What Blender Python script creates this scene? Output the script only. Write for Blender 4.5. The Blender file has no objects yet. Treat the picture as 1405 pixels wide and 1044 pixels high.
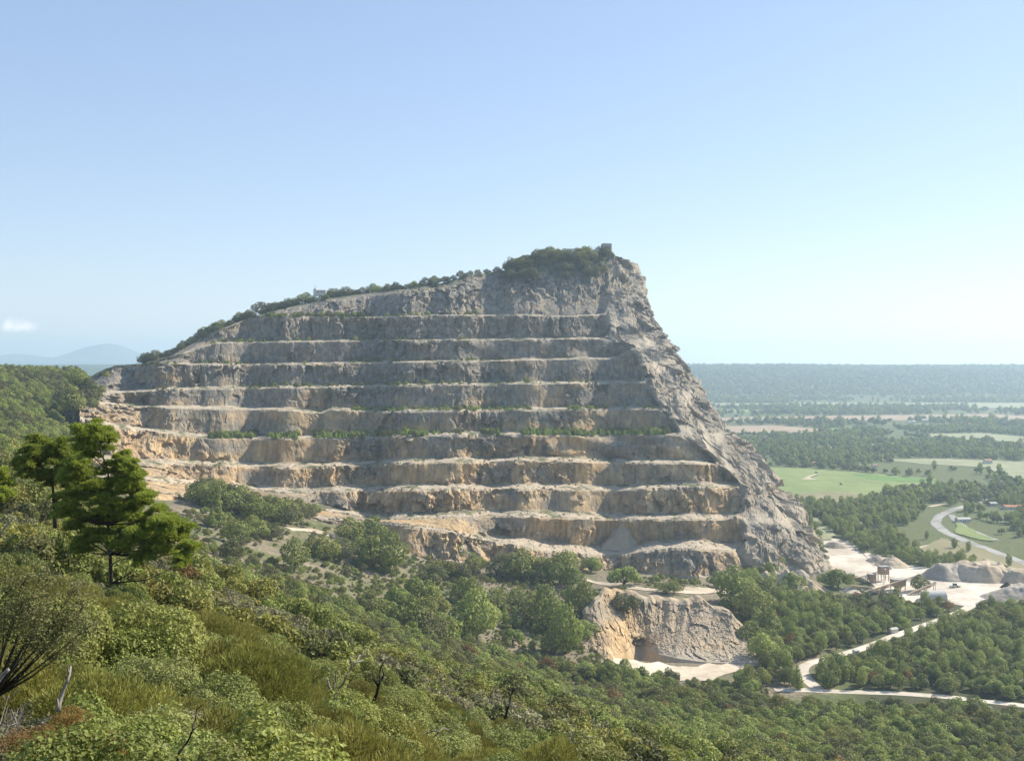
import bpy, math, random
import numpy as np
from mathutils import Vector, Matrix
R = math.radians
sc = bpy.context.scene
COL = sc.collection

# ------------------------------------------------------------------ camera, sky, sun, exposure
F, CX, HY = 1500.0, 702.5, 500.0          # focal length and horizon in photo pixels (1405 x 1044)
cam_d = bpy.data.cameras.new('camera'); cam = bpy.data.objects.new('camera', cam_d); COL.objects.link(cam)
cam_d.sensor_fit = 'HORIZONTAL'; cam_d.sensor_width = 36.0; cam_d.lens = 36.0*F/1405.0
cam_d.clip_start = 0.3; cam_d.clip_end = 90000
cam_d.shift_y = (HY-522.0)/1405.0
cam.location = (0, 0, 0); cam.rotation_euler = (R(90), 0, 0)
sc.camera = cam
SUN_AZ, SUN_EL = R(63), R(37)             # azimuth from +Y towards +X
sd = Vector((math.cos(SUN_EL)*math.sin(SUN_AZ), math.cos(SUN_EL)*math.cos(SUN_AZ), math.sin(SUN_EL)))
sl = bpy.data.lights.new('sun', 'SUN'); sun = bpy.data.objects.new('sun', sl); COL.objects.link(sun)
sl.energy = 5.0; sl.angle = R(0.53); sl.color = (1.0, 0.92, 0.78)
sun.rotation_euler = sd.to_track_quat('Z', 'Y').to_euler(); sun.location = (300, 0, 400)
wd = bpy.data.worlds.new('World'); sc.world = wd; wd.use_nodes = True
nt = wd.node_tree; bg = nt.nodes['Background']
sky = nt.nodes.new('ShaderNodeTexSky'); sky.sky_type = 'NISHITA'; sky.sun_disc = False
sky.sun_elevation = SUN_EL; sky.sun_rotation = SUN_AZ
sky.altitude = 300; sky.air_density = 1.0; sky.dust_density = 0.35; sky.ozone_density = 1.3
# a wisp of pinkish fair-weather cloud low on the left
_g = nt.nodes.new('ShaderNodeTexCoord'); _m = nt.nodes.new('ShaderNodeMapping'); _m.inputs['Location'].default_value = (0.409, -0.912, -0.0305)
nt.links.new(_g.outputs['Generated'], _m.inputs[0]); _m.inputs['Scale'].default_value = (1, 1, 1)
_n = nt.nodes.new('ShaderNodeTexNoise'); _n.inputs['Scale'].default_value = 60; _n.inputs['Detail'].default_value = 5; nt.links.new(_g.outputs['Generated'], _n.inputs['Vector'])
_s = nt.nodes.new('ShaderNodeMapping'); _s.inputs['Scale'].default_value = (30, 0, 95); nt.links.new(_m.outputs[0], _s.inputs[0])
_l = nt.nodes.new('ShaderNodeVectorMath'); _l.operation = 'LENGTH'; nt.links.new(_s.outputs[0], _l.inputs[0])
_a = nt.nodes.new('ShaderNodeMath'); _a.operation = 'MULTIPLY_ADD'; _a.inputs[1].default_value = 2.6; nt.links.new(_n.outputs['Fac'], _a.inputs[0])
_b = nt.nodes.new('ShaderNodeMath'); _b.operation = 'SUBTRACT'; _b.inputs[0].default_value = -0.75; nt.links.new(_l.outputs['Value'], _b.inputs[1]); nt.links.new(_b.outputs[0], _a.inputs[2])
_c = nt.nodes.new('ShaderNodeMath'); _c.operation = 'MULTIPLY'; _c.inputs[1].default_value = 0.9; _c.use_clamp = True; nt.links.new(_a.outputs[0], _c.inputs[0])
_x = nt.nodes.new('ShaderNodeMix'); _x.data_type = 'RGBA'; _x.inputs[7].default_value = (10.5, 9.0, 9.2, 1); nt.links.new(_c.outputs[0], _x.inputs[0]); _q = nt.nodes.new('ShaderNodeGamma'); _q.inputs[1].default_value = 0.56; nt.links.new(sky.outputs[0], _q.inputs[0])
_hs = nt.nodes.new('ShaderNodeHueSaturation'); _hs.inputs['Hue'].default_value = 0.500; _hs.inputs['Saturation'].default_value = 1.2; _hs.inputs['Value'].default_value = 1.72
_t = nt.nodes.new('ShaderNodeMix'); _t.data_type = 'RGBA'; _t.blend_type = 'MULTIPLY'; _t.inputs[0].default_value = 1; _t.inputs[7].default_value = (0.965, 0.975, 1.06, 1)
nt.links.new(_q.outputs[0], _t.inputs[6]); nt.links.new(_t.outputs[2], _hs.inputs['Color'])
nt.links.new(_hs.outputs[0], _x.inputs[6])
nt.links.new(_x.outputs[2], bg.inputs[0]); bg.inputs[1].default_value = 0.112
sc.view_settings.view_transform = 'Standard'; sc.view_settings.look = 'None'
sc.view_settings.exposure = 0.80; sc.view_settings.gamma = 1.0
sc.cycles.max_bounces = 6; sc.cycles.diffuse_bounces = 3; sc.cycles.transmission_bounces = 3
sc.cycles.volume_bounces = 2; sc.cycles.transparent_max_bounces = 6
sc.cycles.use_denoising = True
sc.cycles.caustics_reflective = False; sc.cycles.caustics_refractive = False

PLAIN = -190.0
rng = np.random.default_rng(7)
random.seed(7)

# ------------------------------------------------------------------ noise
def _h(ix, iy, iz, s=0):
    n = (ix.astype(np.int64)*73856093) ^ (iy.astype(np.int64)*19349663) ^ (iz.astype(np.int64)*83492791) ^ (s*2654435)
    n = n & 0x7fffffff
    n = (n ^ (n >> 13))*1274126177 & 0x7fffffff
    n = (n ^ (n >> 16))*668265261 & 0x7fffffff
    n = n ^ (n >> 15)
    return (n & 0xffffff)/float(0xffffff)
def vn(x, y, z=None, s=0):
    """value noise, about -1..1"""
    if z is None: z = np.zeros_like(x)
    ix, iy, iz = np.floor(x), np.floor(y), np.floor(z)
    fx, fy, fz = x-ix, y-iy, z-iz
    fx = fx*fx*(3-2*fx); fy = fy*fy*(3-2*fy); fz = fz*fz*(3-2*fz)
    r = 0
    for a in (0, 1):
        wx = fx if a else 1-fx
        for b in (0, 1):
            wy = fy if b else 1-fy
            for c in (0, 1):
                wz = fz if c else 1-fz
                r = r + wx*wy*wz*_h(ix+a, iy+b, iz+c, s)
    return r*2-1
def fbm(x, y, z=None, o=4, s=0, g=0.5):
    if z is None: z = np.zeros_like(x)
    r = 0; a = 1.0; t = 0; k = 1.0
    for i in range(o):
        r = r + a*vn(x*k, y*k, z*k, s+i*17); t += a; a *= g; k *= 2.03
    return r/t
def facets(x, y, z, s=0, tilt=0.8):
    """blocky cellular relief: every cell is a tilted plane (-1..1)"""
    ix, iy, iz = np.floor(x-0.5), np.floor(y-0.5), np.floor(z-0.5)
    best = np.full(x.shape, 9e9); out = np.zeros(x.shape); cid = np.zeros(x.shape)
    for a in (0, 1):
        for b in (0, 1):
            for c in (0, 1):
                jx, jy, jz = ix+a, iy+b, iz+c
                dx = x-(jx+0.2+0.6*_h(jx, jy, jz, s)); dy = y-(jy+0.2+0.6*_h(jx, jy, jz, s+1)); dz = z-(jz+0.2+0.6*_h(jx, jy, jz, s+2))
                d = dx*dx+dy*dy+dz*dz
                v = (_h(jx, jy, jz, s+3)*2-1)*0.6+tilt*((_h(jx, jy, jz, s+4)*2-1)*dx+(_h(jx, jy, jz, s+5)*2-1)*dy+(_h(jx, jy, jz, s+6)*2-1)*dz)
                m = d < best
                best = np.where(m, d, best); out = np.where(m, v, out); cid = np.where(m, _h(jx, jy, jz, s+7), cid)
    return out, cid
def sstep(a, b, x):
    t = np.clip((x-a)/(b-a), 0, 1); return t*t*(3-2*t)

# ------------------------------------------------------------------ object helpers
def tag(o, label=None, cat=None, group=None, kind=None):
    if label: o['label'] = label
    if cat: o['category'] = cat
    if group: o['group'] = group
    if kind: o['kind'] = kind
    return o
def mesh_np(name, V, faces, mat=None, parent=None, smooth=False, attrs=None, mats=None, mi=None, link=True):
    """faces: (n,3) or (n,4) int array, or a list of such arrays"""
    if not isinstance(faces, list): faces = [faces]
    faces = [np.asarray(f, np.int32) for f in faces if len(f)]
    me = bpy.data.meshes.new(name)
    V = np.ascontiguousarray(V, np.float32)
    me.vertices.add(len(V)); me.vertices.foreach_set('co', V.ravel())
    nl = sum(f.size for f in faces); nf = sum(len(f) for f in faces)
    me.loops.add(nl); me.polygons.add(nf)
    me.loops.foreach_set('vertex_index', np.concatenate([f.ravel() for f in faces]))
    tot = np.concatenate([np.full(len(f), f.shape[1], np.int32) for f in faces])
    me.polygons.foreach_set('loop_start', np.concatenate([[0], np.cumsum(tot)[:-1]]).astype(np.int32))
    me.polygons.foreach_set('loop_total', tot)
    for m in (mats or ([mat] if mat else [])): me.materials.append(m)
    if mi is not None: me.polygons.foreach_set('material_index', np.asarray(mi, np.int32))
    me.polygons.foreach_set('use_smooth', np.full(nf, bool(smooth)))
    me.update(calc_edges=True)
    for k, a in (attrs or {}).items():
        a = np.asarray(a, np.float32)
        if a.ndim == 1:
            at = me.attributes.new(k, 'FLOAT', 'POINT'); at.data.foreach_set('value', a)
        else:
            at = me.attributes.new(k, 'FLOAT_COLOR', 'POINT')
            at.data.foreach_set('color', np.concatenate([a, np.ones((len(a), 1), np.float32)], 1).ravel())
    o = bpy.data.objects.new(name, me)
    if link: COL.objects.link(o)
    if parent is not None: o.parent = parent
    return o
def grid_faces(nr, nc):
    i = np.arange(nr*nc, dtype=np.int32).reshape(nr, nc)
    return np.stack([i[:-1, :-1], i[:-1, 1:], i[1:, 1:], i[1:, :-1]], -1).reshape(-1, 4)
class MB:
    """collects boxes, bars and tubes for ONE mesh"""
    def __init__(s): s.V = []; s.F3 = []; s.F4 = []; s.n = 0
    def add(s, V, F):
        V = np.asarray(V, float)
        for f in F: (s.F4 if len(f) == 4 else s.F3).append([i+s.n for i in f])
        s.V.append(V); s.n += len(V)
    def box(s, c, size, rz=0, rx=0):
        sx, sy, sz = [v/2 for v in size]
        V = np.array([[x, y, z] for x in (-sx, sx) for y in (-sy, sy) for z in (-sz, sz)])
        M = np.array(Matrix.Rotation(rz, 3, 'Z') @ Matrix.Rotation(rx, 3, 'X'))
        s.add(V@M.T+np.array(c), [(0, 1, 3, 2), (4, 6, 7, 5), (0, 4, 5, 1), (2, 3, 7, 6), (0, 2, 6, 4), (1, 5, 7, 3)])
    def hull(s, V): s.add(V, [(0, 1, 3, 2), (4, 6, 7, 5), (0, 4, 5, 1), (2, 3, 7, 6), (0, 2, 6, 4), (1, 5, 7, 3)])
    def bar(s, a, b, w, h=None):
        a, b = np.array(a, float), np.array(b, float); d = b-a; L = np.linalg.norm(d); d /= L
        u = np.cross(d, (0, 0, 1)); 
        if np.linalg.norm(u) < 1e-3: u = np.array([1., 0, 0])
        u /= np.linalg.norm(u); v = np.cross(u, d); h = h or w
        V = [a+p*d*L+i*u*w/2+j*v*h/2 for p in (0, 1) for i in (-1, 1) for j in (-1, 1)]
        s.hull(V)
    def tube(s, P, r, n=6):
        P = np.array(P, float); r = np.broadcast_to(np.asarray(r, float), (len(P),))
        T = np.gradient(P, axis=0); T /= np.linalg.norm(T, axis=1)[:, None]+1e-9
        ref = np.array([0, 0, 1.]) if abs(T[0][2]) < 0.9 else np.array([1., 0, 0])
        V = []
        for p, t, q in zip(P, T, r):
            u = np.cross(t, ref); u /= np.linalg.norm(u)+1e-9; v = np.cross(t, u)
            for k in range(n):
                a = 2*math.pi*k/n; V.append(p+q*(math.cos(a)*u+math.sin(a)*v))
        Fq = [(i*n+k, i*n+(k+1) % n, (i+1)*n+(k+1) % n, (i+1)*n+k) for i in range(len(P)-1) for k in range(n)]
        V.append(P[0]); V.append(P[-1]); a, b = len(V)-2, len(V)-1; m = (len(P)-1)*n
        Fq += [(a, (k+1) % n, k) for k in range(n)]+[(b, m+k, m+(k+1) % n) for k in range(n)]
        s.add(V, Fq)
    def build(s, name, mat, parent=None, smooth=False, link=True):
        return mesh_np(name, np.concatenate(s.V), [np.array(s.F4).reshape(-1, 4), np.array(s.F3).reshape(-1, 3)], mat, parent, smooth, link=link)
def empty(name, loc, rz=0, scale=1.0):
    o = bpy.data.objects.new(name, None); COL.objects.link(o); o.location = loc; o.rotation_euler = (0, 0, rz); o.scale = (scale,)*3
    o.empty_display_size = 0.5
    return o
def unproj(px, py, d): return np.array([(px-CX)/F*d, d, (HY-py)/F*d])
def on_plain(px, py, z=PLAIN): return unproj(px, py, -z*F/(py-HY))

# ------------------------------------------------------------------ materials
def new_mat(name):
    m = bpy.data.materials.new(name); m.use_nodes = True
    t = m.node_tree; b = t.nodes['Principled BSDF']; b.inputs['Roughness'].default_value = 0.9
    b.inputs['Specular IOR Level'].default_value = 0.2
    return m, t, b
def N(t, ty, **k):
    n = t.nodes.new(ty)
    for a, v in k.items():
        if a.startswith('i_'):
            key = a[2:]; key = int(key) if key.isdigit() else key.replace('_', ' ')
            n.inputs[key].default_value = v
        else: setattr(n, a, v)
    return n
def ramp(t, src, stops):
    r = t.nodes.new('ShaderNodeValToRGB'); cr = r.color_ramp
    cr.elements[0].position = stops[0][0]; cr.elements[0].color = (*stops[0][1], 1)
    cr.elements[1].position = stops[-1][0]; cr.elements[1].color = (*stops[-1][1], 1)
    for p, c in stops[1:-1]: e = cr.elements.new(p); e.color = (*c, 1)
    t.links.new(src, r.inputs[0]); return r.outputs[0]
def mixc(t, f, a, b, mode='MIX'):
    m = t.nodes.new('ShaderNodeMix'); m.data_type = 'RGBA'; m.blend_type = mode
    for i, v in ((0, f), (6, a), (7, b)):
        if isinstance(v, (int, float)): m.inputs[i].default_value = v
        elif isinstance(v, tuple): m.inputs[i].default_value = (*v, 1)
        else: t.links.new(v, m.inputs[i])
    return m.outputs[2]
def noise(t, scale, detail=4, rough=0.55, vec=None, mapscale=None):
    if vec is None:
        g = t.nodes.new('ShaderNodeNewGeometry'); vec = g.outputs['Position']
    if mapscale:
        mp = t.nodes.new('ShaderNodeMapping'); mp.inputs['Scale'].default_value = mapscale; t.links.new(vec, mp.inputs[0]); vec = mp.outputs[0]
    n = N(t, 'ShaderNodeTexNoise', i_Scale=scale, i_Detail=detail, i_Roughness=rough); t.links.new(vec, n.inputs['Vector'])
    return n.outputs['Fac']
def plain_mat(name, col, rough=0.8, var=0.15, scale=1.5, metal=0.0):
    m, t, b = new_mat(name)
    tc = t.nodes.new('ShaderNodeTexCoord'); n = noise(t, scale, 4, 0.6, tc.outputs['Object'])
    c = ramp(t, n, [(0.3, tuple(v*(1-var) for v in col)), (0.7, tuple(min(1, v*(1+var)) for v in col))])
    t.links.new(c, b.inputs['Base Color']); b.inputs['Roughness'].default_value = rough; b.inputs['Metallic'].default_value = metal
    return m
def leaf_mat(name, dark, light, tint, hue_scale=0.5, trans=0.3):
    """foliage: tone varies from plant to plant and from leaf to leaf"""
    m, t, b = new_mat(name)
    oi = t.nodes.new('ShaderNodeObjectInfo'); at = N(t, 'ShaderNodeAttribute', attribute_name='var')
    c = ramp(t, at.outputs['Fac'], [(0.0, dark), (1.0, light)])
    c = mixc(t, oi.outputs['Random'], c, tint, 'MIX') if False else c
    mr = N(t, 'ShaderNodeMapRange', i_3=0.0, i_4=hue_scale); t.links.new(oi.outputs['Random'], mr.inputs[0])
    c = mixc(t, mr.outputs[0], c, tint)
    hs = t.nodes.new('ShaderNodeHueSaturation'); t.links.new(c, hs.inputs['Color'])
    mu = N(t, 'ShaderNodeMath', operation='MULTIPLY_ADD'); mu.inputs[1].default_value = 7.31; t.links.new(oi.outputs['Random'], mu.inputs[0])
    fr = N(t, 'ShaderNodeMath', operation='FRACT'); t.links.new(mu.outputs[0], fr.inputs[0])
    m2 = N(t, 'ShaderNodeMapRange', i_3=0.75, i_4=1.25); t.links.new(fr.outputs[0], m2.inputs[0]); t.links.new(m2.outputs[0], hs.inputs['Value'])
    t.links.new(hs.outputs[0], b.inputs['Base Color']); b.inputs['Roughness'].default_value = 0.6
    b.inputs['Specular IOR Level'].default_value = 0.25
    tr = t.nodes.new('ShaderNodeBsdfTranslucent'); t.links.new(hs.outputs[0], tr.inputs[0])
    mx = t.nodes.new('ShaderNodeMixShader'); mx.inputs[0].default_value = trans
    t.links.new(b.outputs[0], mx.inputs[1]); t.links.new(tr.outputs[0], mx.inputs[2])
    t.links.new(mx.outputs[0], t.nodes['Material Output'].inputs[0])
    return m
M = {}
M['leaf_oak'] = leaf_mat('leaf_oak', (0.105, 0.132, 0.028), (0.27, 0.31, 0.065), (0.29, 0.28, 0.08), 0.6)
M['leaf_dark'] = leaf_mat('leaf_dark', (0.07, 0.085, 0.028), (0.185, 0.195, 0.062), (0.19, 0.175, 0.07), 0.6)
M['leaf_pale'] = leaf_mat('leaf_pale', (0.15, 0.195, 0.035), (0.31, 0.37, 0.085), (0.36, 0.38, 0.11), 0.6)
M['leaf_yellow'] = leaf_mat('leaf_yellow', (0.14, 0.17, 0.04), (0.34, 0.36, 0.09), (0.3, 0.32, 0.1), 0.5)
M['leaf_pine'] = leaf_mat('leaf_pine', (0.17, 0.215, 0.03), (0.37, 0.44, 0.075), (0.30, 0.34, 0.065), 0.3, 0.45)
M['leaf_olive'] = leaf_mat('leaf_olive', (0.13, 0.14, 0.028), (0.29, 0.29, 0.065), (0.27, 0.23, 0.06), 0.6)
M['leaf_grey'] = leaf_mat('leaf_grey', (0.13, 0.13, 0.065), (0.31, 0.30, 0.16), (0.22, 0.19, 0.11), 0.6)
M['leaf_red'] = leaf_mat('leaf_red', (0.14, 0.075, 0.02), (0.30, 0.17, 0.05), (0.28, 0.19, 0.05), 0.5)
M['leaf_near'] = leaf_mat('leaf_near', (0.11, 0.14, 0.03), (0.27, 0.31, 0.085), (0.29, 0.29, 0.10), 0.6)
M['leaf_bright'] = leaf_mat('leaf_bright', (0.26, 0.36, 0.06), (0.42, 0.54, 0.12), (0.36, 0.44, 0.1), 0.5)
M['bark'] = plain_mat('bark', (0.055, 0.043, 0.033), 0.95, 0.4, 3)
M['deadwood'] = plain_mat('deadwood', (0.24, 0.215, 0.185), 0.9, 0.25, 3)
M['burnt'] = plain_mat('burnt_wood', (0.03, 0.024, 0.02), 0.95, 0.3, 3)

# ------------------------------------------------------------------ the terrain as a height function
DL = [2.5, 5, 10, 20, 40, 80, 130, 200, 300, 400, 500, 600, 700, 800, 900, 1000, 1150, 1300, 1600, 2200, 3000, 4200, 5700, 6200, 6900, 8000, 9500, 13000, 35000]
def col(pys, tail): return pys, tail
FAR = [PLAIN, PLAIN, PLAIN, -145, -70, -24, -12, -4, -4]
TAB = {   # photo row of the bare ground at each distance (5..), then heights
 -300: ([1420, 1320, 1080, 960, 880, 745, 690, 650, 620, 590, 575, 560, 552, 545, 530, 520, 510, 504], [-60, -150]+FAR),
 0:   ([1460, 1380, 1130, 1015, 925, 790, 745, 700, 672, 650, 632, 615, 598, 580, 562, 545, 520, 503], [-60, -180]+FAR),
 60: ([1468, 1396, 1146, 1029, 933, 808, 760, 722, 698, 682, 668, 655, 640, 612, 585, 560, 528, 503], [-60, -182]+FAR),
 150: ([1480, 1420, 1170, 1050, 948, 840, 795, 775, 768, 760, 750, 735, 716, 692, 664, 646, 590, 504], [-60, -185]+FAR),
 300: ([1500, 1450, 1200, 1090, 985, 890, 848, 828, 818, 812, 798, 768, 735, 706, 690, 676, None, None], [-120, PLAIN]+FAR),
 450: ([1520, 1480, 1230, 1130, 1040, 950, 908, 888, 882, 878, 866, 835, 792, 748, 718, None, None, None], [-150, PLAIN]+FAR),
 600: ([1540, 1500, 1260, 1180, 1085, 1008, 972, 950, 943, 943, 932, 900, 850, 805, 770, None, None, None], [-170, PLAIN]+FAR),
 750: ([1560, 1520, 1290, 1210, 1120, 1048, 1016, 992, 988, 992, 977, 945, 893, 832, 785, None, None, None], [-185, PLAIN]+FAR),
 900: ([1580, 1540, 1320, 1240, 1155, 1085, 1056, 1034, 1028, 1028, 1006, 964, 908, 813, 787, None, None, None], [PLAIN, PLAIN]+FAR),
 1050: ([1600, 1560, 1350, 1275, 1200, 1135, 1100, 1072, 1058, 1046, 1024, 975, 905, 848, 812, None, None, None], [PLAIN, PLAIN]+FAR),
 1200: ([1620, 1580, 1380, 1310, 1240, 1180, 1140, 1105, 1085, 1072, 1044, 975, 907, None, None, None, None, None], [PLAIN, PLAIN]+FAR),
 1405: ([1650, 1600, 1420, 1350, 1290, 1250, 1200, 1155, 1120, 1098, 1060, 975, None, None, None, None, None, None], [PLAIN, PLAIN]+FAR),
 1800: ([1700, 1650, 1460, 1400, 1350, 1310, 1270, 1210, 1150, 1110, 1060, 975, None, None, None, None, None, None], [PLAIN, PLAIN]+FAR),
}
PXG = np.arange(-900, 2401, 10.0); RHG = np.arange(math.log(2.5), math.log(35000)+0.02, 0.02)
def _build_grid():
    ks = sorted(TAB); rows = []
    ld = np.log(DL)
    for k in ks:
        pys, tail = TAB[k]; zs = []
        last = None
        for d, py in zip(DL, pys):
            if py is None: z = last if k <= 750 and last > -180 else PLAIN
            else: z = (HY-py)*d/F
            if py is None and k <= 750: z = max(last-6, PLAIN)
            z = max(z, PLAIN); zs.append(z); last = z
        zs += tail[:len(DL)-len(zs)]
        rows.append(np.interp(RHG, ld, zs))
    rows = np.array(rows)                       # (cols, rho)
    G = np.array([np.interp(PXG, ks, rows[:, j]) for j in range(len(RHG))]).T
    def blur(A, n, ax):
        for _ in range(n):
            P = np.take(A, np.clip(np.arange(A.shape[ax])-1, 0, None), ax); Q = np.take(A, np.clip(np.arange(A.shape[ax])+1, None, A.shape[ax]-1), ax)
            A = 0.25*P+0.5*A+0.25*Q
        return A
    G2 = blur(blur(G, 14, 0), 6, 1)
    return G2
HG = _build_grid()
def H0(x, y):
    x = np.asarray(x, float); y = np.maximum(np.asarray(y, float), 2.5)
    u = np.clip((CX+F*x/y-PXG[0])/10.0, 0, len(PXG)-1.001); v = np.clip((np.log(y)-RHG[0])/0.02, 0, len(RHG)-1.001)
    i, j = u.astype(int), v.astype(int); fu, fv = u-i, v-j
    return (HG[i, j]*(1-fu)*(1-fv)+HG[i+1, j]*fu*(1-fv)+HG[i, j+1]*(1-fu)*fv+HG[i+1, j+1]*fu*fv)
def H(x, y):
    x = np.asarray(x, float); y = np.asarray(y, float)
    z = H0(x, y); px = CX+F*x/np.maximum(y, 2.5)
    lift = sstep(PLAIN+0.5, PLAIN+12, z)*sstep(0, 5800, 9000-y)
    n = fbm(x/70, y/70, None, 4, 3)*6*sstep(60, 300, y)*sstep(7000, 1500, y)+fbm(x/6, y/6, None, 4, 11)*0.5*sstep(3, 20, y)
    z = z+lift*n
    far = sstep(5800, 6300, y)
    z = z+far*(fbm(x/500, y/900, None, 3, 21)*16*sstep(5900, 6600, y)*sstep(9000, 7000, y)+fbm(x/1500, y/2200, None, 3, 22)*14)
    # hollow of the excavation
    pm = sstep(825, 850, px)*sstep(1040, 1015, px)*sstep(690, 705, y)*sstep(790, 770, y)
    return z-24*pm*sstep(1046, 1000, px)
def ray_ground(px, py, dmin=5, dmax=9000):
    d = np.exp(np.linspace(math.log(dmin), math.log(dmax), 1500))
    x = (px-CX)/F*d; z = (HY-py)/F*d; h = H(x, d)
    k = np.nonzero(z < h)[0]
    return float(d[k[0]]) if len(k) else dmax

# ------------------------------------------------------------------ ground materials
def ground_material():
    m, t, b = new_mat('ground')
    at = N(t, 'ShaderNodeAttribute', attribute_name='zone')      # r: bare soil, g: woodland floor, b: far forest
    sep = t.nodes.new('ShaderNodeSeparateColor'); t.links.new(at.outputs['Color'], sep.inputs[0])
    n1 = noise(t, 0.35, 8, 0.65); n2 = noise(t, 0.02, 5, 0.6); n3 = noise(t, 2.5, 4, 0.6)
    soil = ramp(t, n1, [(0.25, (0.09, 0.075, 0.05)), (0.5, (0.185, 0.155, 0.105)), (0.75, (0.34, 0.285, 0.20))])
    grass = ramp(t, n1, [(0.3, (0.05, 0.07, 0.022)), (0.55, (0.11, 0.125, 0.045)), (0.75, (0.2, 0.175, 0.08))])
    wood = ramp(t, n3, [(0.3, (0.03, 0.035, 0.015)), (0.7, (0.075, 0.075, 0.035))])
    far = ramp(t, n2, [(0.35, (0.035, 0.055, 0.025)), (0.5, (0.05, 0.075, 0.03)), (0.62, (0.085, 0.10, 0.045))])
    c = mixc(t, sep.outputs[0], grass, soil); c = mixc(t, sep.outputs[1], c, wood); c = mixc(t, sep.outputs[2], c, far)
    t.links.new(c, b.inputs['Base Color']); b.inputs['Roughness'].default_value = 1.0
    bp = N(t, 'ShaderNodeBump', i_Strength=0.6, i_Distance=0.4); t.links.new(n1, bp.inputs['Height']); t.links.new(bp.outputs[0], b.inputs['Normal'])
    return m
def rock_material():
    m, t, b = new_mat('rock')
    at = N(t, 'ShaderNodeAttribute', attribute_name='zone')      # r: warmth, g: tread (gravel), b: plant cover
    sep = t.nodes.new('ShaderNodeSeparateColor'); t.links.new(at.outputs['Color'], sep.inputs[0])
    n1 = noise(t, 0.18, 8, 0.7); n2 = noise(t, 0.06, 6, 0.65, mapscale=(1.4, 1.4, 0.35)); n3 = noise(t, 0.9, 5, 0.7)
    n4 = noise(t, 0.30, 6, 0.7, mapscale=(1, 1, 0.14))
    grey = ramp(t, n1, [(0.28, (0.12, 0.11, 0.097)), (0.5, (0.215, 0.198, 0.168)), (0.72, (0.40, 0.36, 0.30))])
    warm = ramp(t, n2, [(0.3, (0.29, 0.20, 0.112)), (0.5, (0.47, 0.33, 0.18)), (0.7, (0.68, 0.51, 0.29))])
    c = mixc(t, sep.outputs[0], grey, warm)
    st = ramp(t, n4, [(0.33, (0.5, 0.47, 0.45)), (0.47, (0.88, 0.87, 0.86)), (0.62, (1.18, 1.15, 1.1))]); c = mixc(t, 0.85, c, st, 'MULTIPLY')
    grav = ramp(t, n3, [(0.3, (0.34, 0.285, 0.21)), (0.7, (0.56, 0.48, 0.37))]); c = mixc(t, sep.outputs[1], c, grav)
    g = ramp(t, n3, [(0.3, (0.04, 0.06, 0.02)), (0.7, (0.1, 0.12, 0.045))]); c = mixc(t, sep.outputs[2], c, g)
    t.links.new(c, b.inputs['Base Color']); b.inputs['Roughness'].default_value = 0.95
    bp = N(t, 'ShaderNodeBump', i_Strength=0.8, i_Distance=1.2); t.links.new(n3, bp.inputs['Height']); t.links.new(bp.outputs[0], b.inputs['Normal'])
    return m
M['ground'] = ground_material(); M['rock'] = rock_material()

def poly_mask(px, py, poly, soft=0):
    px = np.asarray(px, float); py = np.asarray(py, float); ins = np.zeros(px.shape, bool); n = len(poly)
    for i in range(n):
        x1, y1 = poly[i]; x2, y2 = poly[(i+1) % n]
        c = ((y1 > py) != (y2 > py)) & (px < (x2-x1)*(py-y1)/((y2-y1) or 1e-9)+x1)
        ins ^= c
    return ins

def build_ground():
    pxs = np.arange(-700, 2101, 3.0); rho = np.log(np.concatenate([np.geomspace(2.6, 560, 500), np.geomspace(562, 1000, 170), np.geomspace(1010, 20500, 290)]))
    P, Rr = np.meshgrid(pxs, rho)
    y = np.exp(Rr); x = (P-CX)/F*y; z = H(x, y)
    py = HY-F*z/y
    # zones: woodland floor near and left, bare soil on the scrub slope below the quarry
    soil = sstep(560, 640, y)*sstep(1150, 1000, y)*sstep(120, 260, P)*sstep(1180, 1080, P)
    nn = fbm(x/22, y/22, None, 4, 31)
    soil = np.clip(soil*(0.8+1.5*nn), 0, 1)
    lit = fbm(x/3, y/3, None, 3, 37)
    soil = np.maximum(soil, np.clip(sstep(260, 20, P)*sstep(60, 110, y)*sstep(260, 160, y)*(0.5+nn*1.5), 0, 1))
    wood = np.clip(sstep(640, 520, y)*0.9+sstep(1150, 1200, P)*sstep(1000, 940, y)*0.8, 0, 1)*(1-soil)
    wood = np.maximum(wood, sstep(140, 60, P)*sstep(1500, 1300, y))
    far = sstep(5750, 6050, y)
    V = np.stack([x, y, z], -1).reshape(-1, 3)
    o = mesh_np('ground', V, grid_faces(len(rho), len(pxs)), M['ground'], smooth=True, attrs={'zone': np.stack([soil, wood, far], -1).reshape(-1, 3)})
    tag(o, 'wooded hillsides and flat valley floor round the quarried hill', kind='structure')
build_ground()

# ------------------------------------------------------------------ the quarried hill
SIL = [(345, 850), (352, 861), (362, 868), (384, 869), (406, 893), (435, 901), (455, 907), (481, 928), (504, 937), (527, 961), (556, 971), (579, 994),
       (607, 1017), (642, 1057), (662, 1066), (688, 1080), (716, 1112), (736, 1120), (760, 1130), (782, 1142), (820, 1150)]
def sil(py): return float(np.interp(py, [a for a, b in SIL], [b for a, b in SIL]))
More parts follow.
